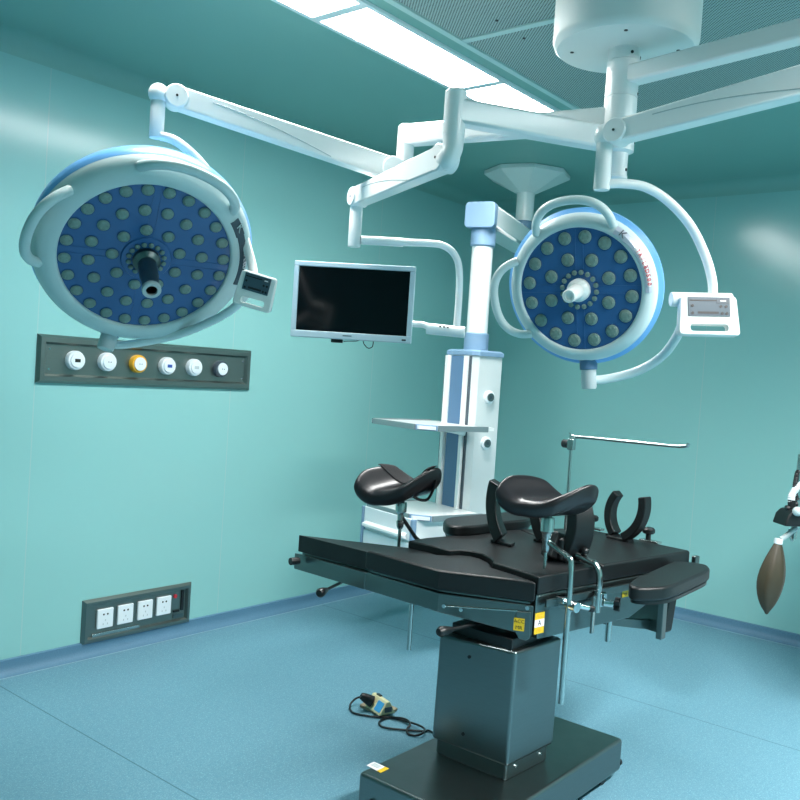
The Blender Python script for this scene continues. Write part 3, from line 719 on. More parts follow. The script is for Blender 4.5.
def tray(name, z, f0, f1, hw, th, root):
    """shelf plate with metal edge trims and blue corner bumpers"""
    o = V((TX, TY, z)) + tw * SHW; P = lambda a, b: o + tf * a + tw * b
    ch = 0.06
    sh = obj(name, MB().prism([P(f0, -hw), P(f1 - ch, -hw), P(f1, -hw + ch), P(f1, hw), P(f0, hw)], (0, 0, -th)), 'white', root, smooth=False)
    def edge(a, b, nm, m):
        d = (b - a).normalized(); q = V((d.y, -d.x, 0))
        if q.dot((a + b) / 2 - P((f0 + f1) / 2, 0)) < 0: q = -q
        obj(nm, MB().prism([a - q * 0.002, b - q * 0.002, b + q * 0.009, a + q * 0.009], (0, 0, -th - 0.012)), m, sh, bevel=0.002)
    up = V((0, 0, 0.006))
    edge(P(f0, -hw) + up, P(f1 - ch - 0.02, -hw) + up, 'edge_trim', 'trim')
    edge(P(f1, -hw + ch + 0.03) + up, P(f1, hw - 0.02) + up, 'edge_trim', 'trim')
    edge(P(f1 - ch - 0.018, -hw) + up, P(f1, -hw + ch + 0.028) + up, 'corner_bumper', 'bluegrey')
    edge(P(f1, hw - 0.018) + up, P(f1 - 0.02, hw) + up, 'corner_bumper', 'dgrey')
    edge(P(f1 - 0.02, hw) + up, P(f0, hw) + up, 'edge_trim', 'trim')
    return sh
tray('shelf', 1.238, 0.118, 0.545, 0.245, 0.018, tow)
for s_ in (-1, 1): obj('shelf_side', MB().frame(V((TX, TY, 1.238)) + tw * SHW, tf, tw, TZ).box((0.092, s_ * 0.205, -0.009), (0.05, 0.075, 0.018)), 'white', tow)
for s in (-1, 1):
    obj('shelf_bracket', MB().frame(V((TX, TY, 1.238)), tf, tw, TZ).prism([(BF, s * 0.09 - 0.012, -0.014), (0.45, s * 0.09 - 0.012, -0.014), (BF + 0.01, s * 0.09 - 0.012, -0.06)], (0, 0.024, 0)), 'white', tow)
tray('shelf', 0.765, 0.118, 0.545, 0.245, 0.018, tow)
du = obj('drawer_unit', MB().frame(V((TX, TY, 0)), tf, tw, TZ).box((0.345, 0, 0.615), (0.40, 0.45, 0.27)), 'white', tow, bevel=0.006)
for k in range(2):
    z = 0.69 - 0.13 * k
    dr = obj('drawer', MB().frame(V((TX, TY, 0)), tf, tw, TZ).box((0.551, 0, z), (0.016, 0.42, 0.118)), 'socket', du, bevel=0.004)
    obj('handle', MB().frame(V((TX, TY, 0)), tf, tw, TZ).prism([(0.559, -0.19, z - 0.055), (0.586, -0.19, z - 0.045), (0.586, -0.19, z - 0.030), (0.559, -0.19, z - 0.018)], (0, 0.38, 0)), 'white', dr, bevel=0.003)
for s in (-1, 1): obj('corner_post', MB().frame(V((TX, TY, 0)), tf, tw, TZ).box((0.547, s * 0.226, 0.612), (0.03, 0.022, 0.272)), 'bluegrey', du, bevel=0.006)

# ------------------------------------------------------------------ operating table
BXc, BYc = 2.66, 1.61
tab = thing('operating_table', 'steel operating table with black cushions and split foot plates on a square pedestal', 'operating table', (BXc, BYc, 0))
AA = math.radians(-9.5)
ta = V((math.cos(AA), math.sin(AA), 0)); tn = V((math.sin(AA), -math.cos(AA), 0))      # along the top, and out of its near flank
N0 = V((2.565, 1.447, 0))
def side(s, z, out=0.0): return N0 + ta * s + tn * out + V((0, 0, z))
def on_side(x, y, out=0.0):
    r = ray(x, y); t = ((N0 + tn * out) - EYE).dot(tn) / r.dot(tn); return EYE + r * t
def flat(pts, z): return [at_z(x, y, z) for x, y in pts]

obj('base', MB().box((2.675, 1.6125, 0.0975), (0.96, 0.505, 0.125)), 'metal', tab, bevel=0.014, seg=3)
for x in (2.26, 3.06):
    for y in (1.40, 1.83):
        w = obj('castor', MB().cyl((x, y - 0.016, 0.027), (x, y + 0.016, 0.027), 0.027, seg=20), 'plastic', tab, bevel=0.003)
dot('buffer', (3.155, 1.375, 0.06), (1, 0, 0), 0.014, 0.012, 'plastic', tab, 14)
dot('buffer', (2.195, 1.80, 0.075), (-1, 0, 0), 0.014, 0.012, 'plastic', tab, 14)
def quad_col(z0, z1, n0, l0, r0, n1, l1, r1):
    rg = []
    for z, n, l, r in ((z0, n0, l0, r0), (z1, n1, l1, r1)):
        n, l, r = V((*n, z)), V((*l, z)), V((*r, z)); rg.append([n, r, r + l - n, l])
    return MB().loft(rg)
xy = lambda px, py, z: tuple(at_z(px, py, z).xy)
PN, PL, PR = xy(507, 768, 0.212), xy(431, 738, 0.212), xy(553.5, 744, 0.212)
QN, QL, QR = xy(516, 652, 0.6), xy(439, 634, 0.6), xy(562.5, 637, 0.6)
mid2 = lambda a, b, c, k: (a[0] + (b[0] - a[0]) * k + (c[0] - a[0]) * k, a[1] + (b[1] - a[1]) * k + (c[1] - a[1]) * k)
FN, FL, FR = mid2(PN, PL, PR, 0.03), (PL[0] + 0.012, PL[1] - 0.012), (PR[0] - 0.025, PR[1] + 0.008)
obj('pedestal_foot', quad_col(0.155, 0.235, FN, FL, FR, FN, FL, FR), 'metal', tab, bevel=0.012, smooth=False)
obj('pedestal', quad_col(0.212, 0.600, PN, PL, PR, QN, QL, QR), 'metal', tab, bevel=0.012, smooth=False)
for z in (0.27, 0.545):
    u = (z - 0.212) / 0.388
    a = V((*PN, z)).lerp(V((*QN, z)), u); b_ = V((*PL, z)).lerp(V((*QL, z)), u)
    dot('screw', a.lerp(b_, 0.58) + V((0.001, 0, 0)), (-1, 0, 0), 0.006, 0.003, 'plastic', tab)
for k in (0.22, 0.8): dot('screw', V((*FN, 0.195)).lerp(V((*FR, 0.195)), k), (0, -1, 0), 0.006, 0.005, 'chrome', tab)
obj('bellows', MB().box((2.65, 1.62, 0.612), (0.28, 0.25, 0.05)), 'plastic', tab, bevel=0.004)
obj('lift_column', MB().cyl((2.60, 1.60, 0.59), (2.60, 1.60, 0.66), 0.022), 'rod', tab)

# upper frames
prof = [(0.0, 0.79), (0.0, 0.70), (0.015, 0.70), (0.02, 0.634), (0.56, 0.634), (0.66, 0.668), (0.74, 0.70), (0.985, 0.72), (0.985, 0.79)]
obj('seat_frame', MB().prism([side(s, z) for s, z in prof], -tn * 0.50), 'metal', tab, bevel=0.005, smooth=False)
obj('side_rail', MB().prism([side(0.03, 0.748, 0.012), side(0.72, 0.752, 0.012), side(0.72, 0.778, 0.012), side(0.03, 0.774, 0.012)], tn * 0.010), 'metal', tab, bevel=0.002)
obj('side_rail', MB().prism([side(0.03, 0.748, -0.512), side(0.98, 0.752, -0.512), side(0.98, 0.778, -0.512), side(0.03, 0.774, -0.512)], -tn * 0.010), 'metal', tab, bevel=0.002)
obj('end_rail', MB().prism([side(0.99, 0.755, 0.005), side(0.99, 0.80, 0.005), side(1.004, 0.80, 0.005), side(1.004, 0.755, 0.005)], -tn * 0.52), 'metal', tab, bevel=0.003)
obj('rail_end_cap', MB().prism([side(0.975, 0.735, 0.02), side(0.975, 0.835, 0.02), side(1.008, 0.835, 0.02), side(1.008, 0.735, 0.02)], -tn * 0.02), 'metal', tab, bevel=0.004)

D_, C_, B_, A_ = (539, 578), (439, 570), (365.5, 550), (299, 535)
FRONT = [(408, 540.5), (430, 545.2), (445, 549.6), (450, 550.4), (460, 550), (472, 551), (482, 553.4), (490, 557.4), (493, 560.2), (492.5, 562), (512, 568), (539, 576.8)]
ZS, ZL = 0.855, 0.838
front = flat(FRONT, ZS)
FARE = [(582, 528), (545, 528.6), (500, 530.5), (475, 533.8), (454, 535.2), (426, 537.6)]
far = flat(FARE, ZS)
h2 = side(0.965, ZS); split_n = side(0.36, ZS)
# the line across the top where seat and back cushion meet
split_f = flat([(520, 529.4)], ZS)[0]
def cushion(name, top, zt, zb, parent=tab, bev=0.014):
    top = [V((p.x, p.y, zt)) for p in top]
    return obj(name, MB().loft([[V((p.x, p.y, zb)) for p in top], top]), 'black', parent, bevel=bev, seg=3, smooth=True, angle=0.5)
gap = ta * 0.0015
cushion('seat_cushion', [p for p in front] + [split_n - gap, split_f - gap] + far[2:], ZS, 0.792, bev=0.007)
cushion('back_cushion', [split_n + gap, h2, far[0], far[1] if 0 else split_f + gap], ZS + 0.002, 0.792, bev=0.010)
# split foot plates: cushion outlines at their own height, following the seat edge with a small gap
fz = [V((p.x, p.y, 0)) - ta * 0.006 for p in front]
at = lambda xy, z: at_z(xy[0], xy[1], z)
Bp, Cp, Ap = at(B_, ZL), at(C_, ZL), at(A_, ZL - 0.010)
sp = fz[3]
near_plate = [fz[11], Cp, Bp] + [fz[i] for i in range(3, 11)]
cushion('foot_cushion', near_plate, ZL, 0.766, bev=0.010)
gp = (sp - V((Bp.x, Bp.y, 0))).normalized(); gq = V((gp.y, -gp.x, 0))
if gq.dot(V((Ap.x, Ap.y, 0)) - sp) < 0: gq = -gq
far_plate = [V((Bp.x, Bp.y, 0)) + gq * 0.008 + gp * 0.015, Ap, fz[0], fz[1], fz[2], sp + gq * 0.006]
cushion('foot_cushion', far_plate, ZL - 0.010, 0.762, bev=0.010)
def under(name, poly, zt, zb, inset):
    c = sum((V((p.x, p.y, 0)) for p in poly), V((0, 0, 0))) / len(poly)
    q = [V((p.x, p.y, 0)) + (c - V((p.x, p.y, 0))).normalized() * inset for p in poly]
    zb = zb if isinstance(zb, (list, tuple)) else [zb] * len(q)
    return obj(name, MB().loft([[V((p.x, p.y, z)) for p, z in zip(q, zb)], [V((p.x, p.y, zt)) for p in q]]), 'metal', tab, bevel=0.004, smooth=False)
under('foot_frame', [near_plate[0], near_plate[1], near_plate[2], near_plate[3], near_plate[10]], 0.757, [0.652, 0.692, 0.690, 0.690, 0.652], 0.006)
under('foot_frame', far_plate, 0.753, 0.690, -0.014)
under('foot_tray', [near_plate[0], near_plate[1], near_plate[2], near_plate[3], near_plate[10]], 0.768, 0.757, 0.020)
under('foot_tray', far_plate, 0.764, 0.753, 0.020)
p = at((293.5, 560), 0.735); obj('end_buffer', MB().cyl(p + V((-0.03, -0.012, 0.0)), p + V((0.01, -0.02, 0.0)), 0.015, seg=16), 'plastic', tab, bevel=0.003)
# face of the near foot frame that turns the corner towards the seat
dv = V((near_plate[0].x - Cp.x, near_plate[0].y - Cp.y, 0)); dn = V((dv.y, -dv.x, 0)).normalized()
if dn.dot(V((Cp.x, Cp.y, 0))) > 0: dn = -dn
dv.normalize(); Pd = V((near_plate[0].x, near_plate[0].y, 0))
def on_diag(x, y, out=0.0):
    r = ray(x, y); t = (Pd + dn * out - EYE).dot(dn) / r.dot(dn); return EYE + r * t
hp = [on_diag(*q) for q in ((516, 611), (531, 612), (530, 638), (526, 640.5), (519, 638.5), (515.5, 632))]
obj('hinge_plate', MB().prism(hp, dn * 0.006), 'metal', tab, bevel=0.003)
for q in ((527.3, 607.8), (444, 606), (461, 609.5)): dot('screw', on_diag(*q), dn, 0.007, 0.005, 'chrome', tab)
a, b_ = on_diag(442, 606), on_diag(518, 611); obj('frame_groove', MB().beam(a, b_, 0.008, 0.004), 'rod', tab)
def sticker(c, X, Y, w, h, fields, root=tab):
    """printed sticker: coloured fields top to bottom, each with lettering"""
    Z = X.cross(Y).normalized(); s0 = None
    y = h / 2
    for frac, m, body, ink, size in fields:
        hh = h * frac; mid = c + Y * (y - hh / 2); y -= hh
        o = obj('sticker', MB().frame(mid, X, Y, Z).box((0, 0, 0.0006), (w, hh, 0.0012)), m, root)
        for i, ln in enumerate(body):
            ly = (len(body) - 1) / 2 - i
            obj('lettering', MB().frame(mid + Y * (ly * hh / len(body)) + Z * 0.0014, X, Y, Z).text(ln, size, 0.0003), ink, o, smooth=False)
cst = on_diag(519, 624.5, 0.0075)
sticker(cst, dv * (1 if dv.dot(CR) > 0 else -1), TZ, 0.036, 0.042, [(1.0, 'yellow', ('ACC', 'MR'), 'ink', 0.017)])
cst = on_side(539.2, 623, 0.001)
sticker(cst, ta, TZ, 0.050, 0.072, [(0.32, 'yellow', ('ACC',), 'orange', 0.018), (0.36, 'paper', ('A',), 'ink', 0.026), (0.32, 'yellow', ('MR',), 'orange', 0.018)])
cst = on_side(625.5, 591.5, 0.001)
sticker(cst, ta, TZ, 0.040, 0.042, [(1.0, 'yellow', ('A', 'MR'), 'ink', 0.017)])
ZB_ = 0.1602
q4 = [at_z(*q, ZB_) for q in ((366.5, 765.5), (374, 762), (385, 767), (377, 771))]
obj('sticker', MB().prism(q4, (0, 0, 0.0012)), 'paper', tab)
for k in (0.3, 0.5, 0.7): obj('print_line', MB().prism([q4[0].lerp(q4[1], k).lerp(q4[3].lerp(q4[2], k), f_) + V((dx, 0, 0.0012)) for f_, dx in ((0.15, 0), (0.8, 0), (0.8, 0.006), (0.15, 0.006))], (0, 0, 0.0005)), 'grey', tab)
obj('sticker_edge', MB().prism([at_z(*q, ZB_) for q in ((377, 771), (385, 767), (389, 768.7), (380.5, 773))], (0, 0, 0.0012)), 'yellow', tab)
# release levers, hanging rods, folded head rest
def lever(a, b, bulb):
    r_ = obj('lever', MB().tube([a, a.lerp(b, 0.5), b], 0.006, 10, 3), 'plastic', tab)
    d = (b - a).normalized()
    obj('lever_knob', MB().lathe([(0, -0.045), (0.008, -0.043), (0.017, 0.0), (0.018, 0.016), (0.012, 0.026), (0, 0.028)], b, d, seg=20), 'plastic', r_)
lever(at_z(500, 619, 0.66), at_z(444, 631, 0.66), 1)
lever(at_z(346, 580, 0.67), at_z(322, 592, 0.67), 1)
d_ = (at_z(412, 613, 0.69) - EYE).dot(FW) + 0.14; a = at_d(410.5, 625, d_); a.z = 0.695
obj('hanging_rod', MB().cyl(a, V((a.x, a.y, at_d(408, 650, d_).z)), 0.0085, seg=16), 'rod', tab)
a = on_side(609, 624, -0.03); obj('hanging_rod', MB().cyl(a + V((0, 0, 0.03)), a - V((0, 0, 0.066)), 0.012, seg=18), 'rod', tab, bevel=0.002)
ho = side(0.80, 0, -0.01)
obj('head_rest_frame', MB().prism([ho + TZ * 0.535, ho + ta * 0.012 + TZ * 0.535, ho + ta * 0.05 + TZ * 0.715, ho + ta * 0.03 + TZ * 0.715], -tn * 0.36), 'metal', tab, bevel=0.003)
ho2 = ho + ta * 0.014
obj('head_rest', MB().prism([ho2 + TZ * 0.53, ho2 + ta * 0.075 + TZ * 0.53, ho2 + ta * 0.105 + TZ * 0.70, ho2 + ta * 0.04 + TZ * 0.70], -tn * 0.36), 'black', tab, bevel=0.012, seg=3)
hl = side(0.50, 0, -0.06)
obj('head_rest_arm', MB().prism([hl + TZ * 0.63, hl + TZ * 0.60, hl + ta * 0.31 + TZ * 0.535, hl + ta * 0.31 + TZ * 0.575], -tn * 0.02), 'metal', tab, bevel=0.003)

# arm boards
def arm_board(label, pts, z, th, post, group=None):
    poly = flat(pts, z); c = sum(poly, V((0, 0, 0))) / len(poly)
    t = thing('arm_board', label, 'arm board', (c.x, c.y, z - th - 0.03), 'arm boards of the table')
    poly = spline_closed(poly, 4)
    obj('pad', MB().loft([[p - TZ * th for p in poly], poly]), 'black', t, bevel=0.012, seg=3, angle=0.5)
    obj('pad_base', MB().loft([[p.lerp(c, 0.06) - TZ * (th + 0.012) for p in poly], [p.lerp(c, 0.06) - TZ * th for p in poly]]), 'plastic', t)
    return t, c
def spline_closed(P, n):
    out = []; N = len(P)
    for i in range(N):
        a, b, c, d = P[i - 1], P[i], P[(i + 1) % N], P[(i + 2) % N]
        for k in range(n):
            t = k / n; out.append(0.5 * ((2 * b) + (c - a) * t + (2 * a - 5 * b + 4 * c - d) * t * t + (3 * b - a - 3 * c + d) * t ** 3))
    return out
t, c = arm_board('black padded arm board on the near flank, beside the yellow sticker', ((629, 584), (634, 578), (644, 573.5), (669, 562.5), (678, 560.5), (703, 563.5), (709.5, 566.5), (707.5, 570), (690, 578), (671, 585.5), (655, 587.5), (637, 587)), 0.83, 0.05, None)
a = at_z(663, 601, 0.765); ORG[t.name]
obj('support_post', MB().box((a.x, a.y, 0.702), (0.036, 0.022, 0.140)), 'metal', t, bevel=0.003)
obj('support_bar', MB().beam(V((a.x, a.y, 0.762)), side(0.62, 0.762, 0.02), 0.03, 0.012), 'metal', t)
obj('support_bar', MB().beam(at_z(640, 592, 0.766), at_z(700, 576, 0.766), 0.03, 0.010), 'metal', t)
for q in ((691, 591), (700, 586), (682, 595)):
    a = at_z(q[0], q[1] - 8, 0.766); obj('stud', MB().cyl(a, a - TZ * 0.028, 0.011, seg=14), 'rod', t)
t, c = arm_board('black padded arm board on the far flank, in front of the equipment column', ((443.5, 520), (449, 517), (470, 514.8), (500, 512), (522, 511.5), (532, 514), (528, 519), (505, 521.5), (480, 525), (458, 526), (446, 524)), 0.895, 0.045, None)
for k, q in enumerate((0.25, 0.6)):
    a = at_z(455 + 40 * k, 527, 0.84); b_ = side(0.42 + 0.2 * k, 0.79, -0.49)
    obj('support_bar', MB().tube([a + TZ * 0.0, a - TZ * 0.03, b_], 0.011, 12, 3), 'chrome', t)

# ------------------------------------------------------------------ leg holders
def saddle(label, o, ax, up, hl, hr, L, Wd, strap):
    """trough shaped knee pad: ax points out of the open lower end"""
    t = thing('leg_holder', label, 'leg holder', (o.x, o.y, o.z - 0.2), 'knee pads on steel posts')
    ax = ax.normalized(); bx = up.cross(ax).normalized(); up = ax.cross(bx)
    if bx.dot(CR) < 0: bx = -bx
    n = 14
    def sm(a): a = max(0, min(1, a)); return a * a * (3 - 2 * a)
    def surf(u, v, th):
        # square -> rounded square
        uu = u * math.sqrt(1 - v * v * 0.34); vv = v * math.sqrt(1 - u * u * 0.34)
        en = 1 - 0.42 * abs(u) ** 3; wl = (0.75 + 0.25 * sm((u + 1) / 1.6)) * en; wr = (0.62 + 0.38 * sm((1 - u) / 1.5)) * en
        k = (hl * wl if v < 0 else hr * wr)
        rim = max(abs(u), abs(v)); edge = 0.35 * th * max(0, (rim - 0.75) / 0.25) ** 2
        side_ = abs(v) ** 1.9
        shift = 0.42 * L * v         # wings slide apart along the trough
        lean = 0.88 + 0.0 * v
        return o + ax * (uu * L / 2 * (1 + 0.15 * (-v if v < 0 else 0)) - shift * 0.6) + bx * (vv * Wd / 2 * lean) + up * (k * side_ - 0.02 * u * abs(v) - edge)
    mb = MB(); top, bot = {}, {}
    th = 0.060
    for i in range(n + 1):
        for j in range(n + 1):
            u, v = 2 * i / n - 1, 2 * j / n - 1
            p = surf(u, v, th); e = 0.02
            du_ = surf(u + e, v, th) - surf(u - e, v, th); dv_ = surf(u, v + e, th) - surf(u, v - e, th)
            nn = du_.cross(dv_).normalized()
            if nn.dot(up) < 0: nn = -nn
            nn = (nn * 0.35 + up * 0.65).normalized()
            q = max(abs(u), abs(v)); tk = th * (1 - 0.30 * max(0, (q - 0.7) / 0.3) ** 2)
            top[i, j] = mb.v(p); bot[i, j] = mb.v(p - nn * tk)
    for i in range(n):
        for j in range(n):
            mb.f((top[i, j], top[i + 1, j], top[i + 1, j + 1], top[i, j + 1])); mb.f((bot[i, j], bot[i, j + 1], bot[i + 1, j + 1], bot[i + 1, j]))
    for i in range(n):
        mb.f((top[i, 0], bot[i, 0], bot[i + 1, 0], top[i + 1, 0])); mb.f((top[i, n], top[i + 1, n], bot[i + 1, n], bot[i, n]))
        mb.f((top[0, i], top[0, i + 1], bot[0, i + 1], bot[0, i])); mb.f((top[n, i], bot[n, i], bot[n, i + 1], top[n, i + 1]))
    obj('knee_pad', mb, 'leather', t, sub=2, angle=3.0)
    if strap:
        rows = []
        for j in range(-10, 11):
            v = j / 10 * 1.03
            row = []
            for u in (-0.75, -0.62, -0.48, -0.35, -0.22):
                q = surf(u, max(-1, min(1, v)), th); row.append(q + up * 0.006 + bx * (0.008 * (v - max(-1, min(1, v)))))
            rows.append(row)
        mb = MB()
        V2 = [[mb.v(p) for p in r] for r in rows]; V3 = [[mb.v(p - up * 0.004) for p in r] for r in rows]
        for a_, b2 in zip(range(len(rows)), range(1, len(rows))):
            for k in range(4):
                mb.f((V2[a_][k], V2[b2][k], V2[b2][k + 1], V2[a_][k + 1])); mb.f((V3[a_][k], V3[a_][k + 1], V3[b2][k + 1], V3[b2][k]))
        for R_ in (0, len(rows) - 1):
            for k in range(4): mb.f((V2[R_][k], V2[R_][k + 1], V3[R_][k + 1], V3[R_][k]))
        for k in (0, 4):
            for a_ in range(len(rows) - 1): mb.f((V2[a_][k], V2[a_ + 1][k], V3[a_ + 1][k], V3[a_][k]))
        obj('strap', mb, 'fabric', t, sub=1, angle=3.0)
    return t, bx, up
Lh = side(0.174, 0, 0.01)
o1 = at_d(548, 499, 3.03)
ax1 = (-FW * 0.42 - CR * 0.90); ax1.z = -0.03
t1, b1, u1 = saddle('black moulded leg holder on the near flank, above the steel clamp rod', o1, ax1, V((0, 0, 1)) + CR * 0.02, 0.105, 0.082, 0.235, 0.25, False)
pc_ = at_d(549, 505, 3.03)
obj('ball_joint', MB().lathe([(0, 0.0), (0.020, -0.004), (0.015, -0.03), (0.010, -0.055), (0, -0.055)], pc_, seg=24), 'rod', t1)
sk = V((pc_.x, pc_.y, at_d(549, 521, 3.03).z))
obj('clamp_socket', MB().lathe([(0, 0.012), (0.022, 0.012), (0.024, 0), (0.024, -0.036), (0.017, -0.046), (0.013, -0.10), (0.009, -0.11), (0, -0.11)], sk, seg=20), 'rod', t1)
obj('post', MB().cyl((pc_.x, pc_.y, sk.z - 0.09), (pc_.x, pc_.y, at_d(546, 583, 3.03).z), 0.0065, seg=14), 'rod', t1)
rA = V((pc_.x, pc_.y, at_d(550, 541, 3.03).z)); rB = on_side(571.5, 560, 0.05); rC = V((rB.x, rB.y, on_side(563, 703, 0.05).z))
obj('support_rod', MB().tube([rA, rA.lerp(rB, 0.5), rB - (rB - rA).normalized() * 0.02, rB - TZ * 0.025, rB.lerp(rC, 0.5), rC], 0.0105, 14, 5), 'rod', t1)
cl = on_side(566, 604, 0.03)
rc = thing('rail_clamp', 'chrome rail clamp gripping the long vertical rod on the near flank', 'rail clamp', cl, 'clamps on the near rail')
obj('clamp_body', MB().cyl(cl - tn * 0.022 + ta * -0.004, cl + tn * 0.052 + ta * -0.004, 0.019, seg=24), 'chrome', rc, bevel=0.003)
obj('clamp_jaw', MB().frame(cl, ta, tn, TZ).box((-0.02, 0.0, 0.020), (0.05, 0.045, 0.022)), 'chrome', rc, bevel=0.004)
obj('clamp_bolt', MB().cyl(cl + ta * 0.02 + tn * 0.03, cl + ta * 0.065 + tn * 0.05 - TZ * 0.01, 0.010, seg=16), 'chrome', rc, bevel=0.003)
obj('clamp_knob', MB().cyl(cl + ta * 0.063 + tn * 0.05 - TZ * 0.010, cl + ta * 0.080 + tn * 0.057 - TZ * 0.014, 0.012, seg=16), 'plastic', rc, bevel=0.003)

o2 = at_d(400, 486, 3.47)
ax2 = (-FW * 0.46 - CR * 0.88); ax2.z = -0.22
t2, b2, u2 = saddle('black moulded leg holder with a webbing strap, in front of the drawer unit', o2, ax2, V((0, 0, 1)) - CR * 0.08, 0.115, 0.078, 0.235, 0.25, True)
pc2 = at_d(402, 496, 3.47)
obj('ball_joint', MB().cyl(pc2 + TZ * 0.02, pc2 - TZ * 0.05, 0.012, seg=18), 'plastic', t2)
s2 = V((pc2.x, pc2.y, at_d(401, 504, 3.47).z))
obj('clamp_socket', MB().lathe([(0, 0.008), (0.021, 0.008), (0.023, 0), (0.022, -0.030), (0.013, -0.04), (0.012, -0.065), (0.016, -0.07), (0.014, -0.09), (0.009, -0.10), (0, -0.10)], s2, seg=20), 'rod', t2)
obj('post', MB().cyl((pc2.x, pc2.y, s2.z - 0.09), (pc2.x, pc2.y, 0.80), 0.007, seg=14), 'rod', t2)
f2 = at_z(421, 541, 0.84)
obj('support_rod', MB().tube([V((pc2.x, pc2.y, s2.z - 0.045)), V((f2.x, f2.y + 0.03, 0.85)), V((f2.x + 0.1, f2.y + 0.0, 0.77))], 0.008, 12, 0), 'plastic', t2)
lp = [at_d(*q) for q in ((409, 489, 3.44), (413, 496, 3.44), (421, 500, 3.44), (428, 499, 3.44), (433, 490, 3.44), (436, 480, 3.44))]
obj('strap_loop', MB().tube(lp, 0.022, 10, 4, flat=0.22, ref=V((0, 0, 1))), 'fabric', t2)

# ------------------------------------------------------------------ curved body supports and shoulder braces
def brace(label, foot, lean, rad, a0, a1, wid, th, block, group, wdir):
    """upright curved pad: arc in the vertical plane that holds 'lean'"""
    t = thing('body_support', label, 'body support', foot, group)
    lean = lean.normalized(); wdir = wdir.normalized(); rings = []
    p0 = V((0, 0, 0))
    N_ = 16
    for i in range(N_ + 1):
        a = math.radians(a0 + (a1 - a0) * i / N_)
        for_ = lambda r: lean * (-math.cos(a) * r) + TZ * (math.sin(a) * r)
        w = wid * (1.0 + 0.15 * (1 - i / N_))
        rings.append([for_(rad) - wdir * w / 2, for_(rad) + wdir * w / 2, for_(rad - th) + wdir * w / 2, for_(rad - th) - wdir * w / 2])
    base = (rings[0][0] + rings[0][1]) / 2
    rings = [[p - base + foot for p in r] for r in rings]
    obj('pad', MB().loft(rings), 'black', t, bevel=0.006, seg=2, angle=0.7)
    if block:
        obj('foot_plate', MB().frame(foot, lean, wdir, TZ).box((0.03, 0, 0.004), (0.11, wid * 0.9, 0.012)), 'plastic', t, bevel=0.003)
    return t
vv = -tn                                                # across the table, towards the far flank
f1 = at_z(497, 541.5, 0.858)
brace('curved black body support at the far flank, left of the near leg holder', f1, -vv, 0.25, -42, 18, 0.07, 0.055, True, 'curved body supports', ta + vv * 0.5)
f3 = at_z(572, 562, 0.858)
tb3 = brace('curved black body support with a clamp block under the near leg holder', f3, vv, 0.21, -40, 24, 0.075, 0.045, True, 'curved body supports', ta - vv * 0.4)
obj('clamp_block', MB().frame(f3, ta, vv, TZ).box((0.0, 0.060, 0.045), (0.10, 0.10, 0.085)), 'plastic', tb3, bevel=0.012, seg=3)
obj('clamp_arm', MB().frame(f3, ta, vv, TZ).prism([(-0.09, 0.03, 0.02), (-0.03, 0.03, 0.0), (0.02, 0.03, 0.09), (-0.05, 0.03, 0.11)], (0, 0.05, 0)), 'plastic', tb3, bevel=0.008)
rA = f3 + TZ * 0.03 - vv * 0.02; rB = on_side(600, 567, 0.035); rC = V((rB.x, rB.y, 0.70))
obj('support_rod', MB().tube([rA, rA.lerp(rB, 0.6), rB - (rB - rA).normalized() * 0.02, rB - TZ * 0.03, rB.lerp(rC, 0.6), rC], 0.012, 14, 5), 'rod', tb3)
rD = V((rB.x, rB.y, 0.63)) - ta * 0.022; obj('support_bar', MB().box((rD.x, rD.y, 0.695), (0.016, 0.010, 0.135)), 'rod', tb3, bevel=0.002)
obj('rod_knob', MB().ell(rA.lerp(rB, 0.32) + TZ * 0.028, (0.016, 0.016, 0.014)), 'plastic', tb3)
cl = on_side(600, 602, 0.035)
rc2 = thing('rail_clamp', 'rail clamp with a black star knob on the near flank, left of the arm board', 'rail clamp', cl, 'clamps on the near rail')
obj('clamp_body', MB().frame(cl, ta, tn, TZ).box((0, -0.004, 0.012), (0.036, 0.042, 0.05)), 'chrome', rc2, bevel=0.005)
obj('clamp_bolt', MB().cyl(cl + tn * 0.015, cl + tn * 0.045 + ta * 0.02, 0.013, seg=18), 'chrome', rc2, bevel=0.003)
kb = cl + tn * 0.045 + ta * 0.022
kd = (tn + ta * 0.5).normalized(); kx, ky, kz = basis(kd)
star = []
for i in range(30):
    a = 2 * math.pi * i / 30; r = 0.021 + 0.006 * math.cos(5 * a); star.append(kb + kx * r * math.cos(a) + ky * r * math.sin(a))
obj('star_knob', MB().prism(star, kd * 0.020), 'plastic', rc2, bevel=0.003)
f2 = at_z(541, 541, 0.858)
brace('curved black body support behind the steel post of the near leg holder', f2, -vv, 0.25, -42, 18, 0.07, 0.055, True, 'curved body supports', ta + vv * 0.3)
fs = at_z(613, 536, 0.858)
brace('left curved shoulder brace of the pair at the head end', fs, -vv, 0.15, -42, 42, 0.050, 0.034, True, 'shoulder braces at the head end', ta)
fs2 = at_z(626, 541, 0.858)
brace('right curved shoulder brace of the pair at the head end', fs2, vv, 0.18, -62, 14, 0.050, 0.036, True, 'shoulder braces at the head end', ta)
for (x, y, lb) in ((592, 527, 'black clamp knob at the head end, left of the shoulder braces'), (648, 540, 'black clamp knob at the head end, right of the shoulder braces')):
    p = at_z(x, y, 0.862)
    k = thing('clamp_knob', lb, 'clamp knob', p, 'clamp knobs at the head end')
    obj('knob_base', MB().frame(p, ta, vv, TZ).box((0, -0.012, -0.003), (0.035, 0.09, 0.010)), 'rod', k, bevel=0.002)
    obj('stem', MB().cyl(p, p + TZ * 0.04, 0.011, seg=14), 'plastic', k)
    obj('grip', MB().lathe([(0, 0.028), (0.022, 0.028), (0.027, 0.034), (0.027, 0.046), (0.020, 0.054), (0, 0.055)], p, seg=20), 'plastic', k)

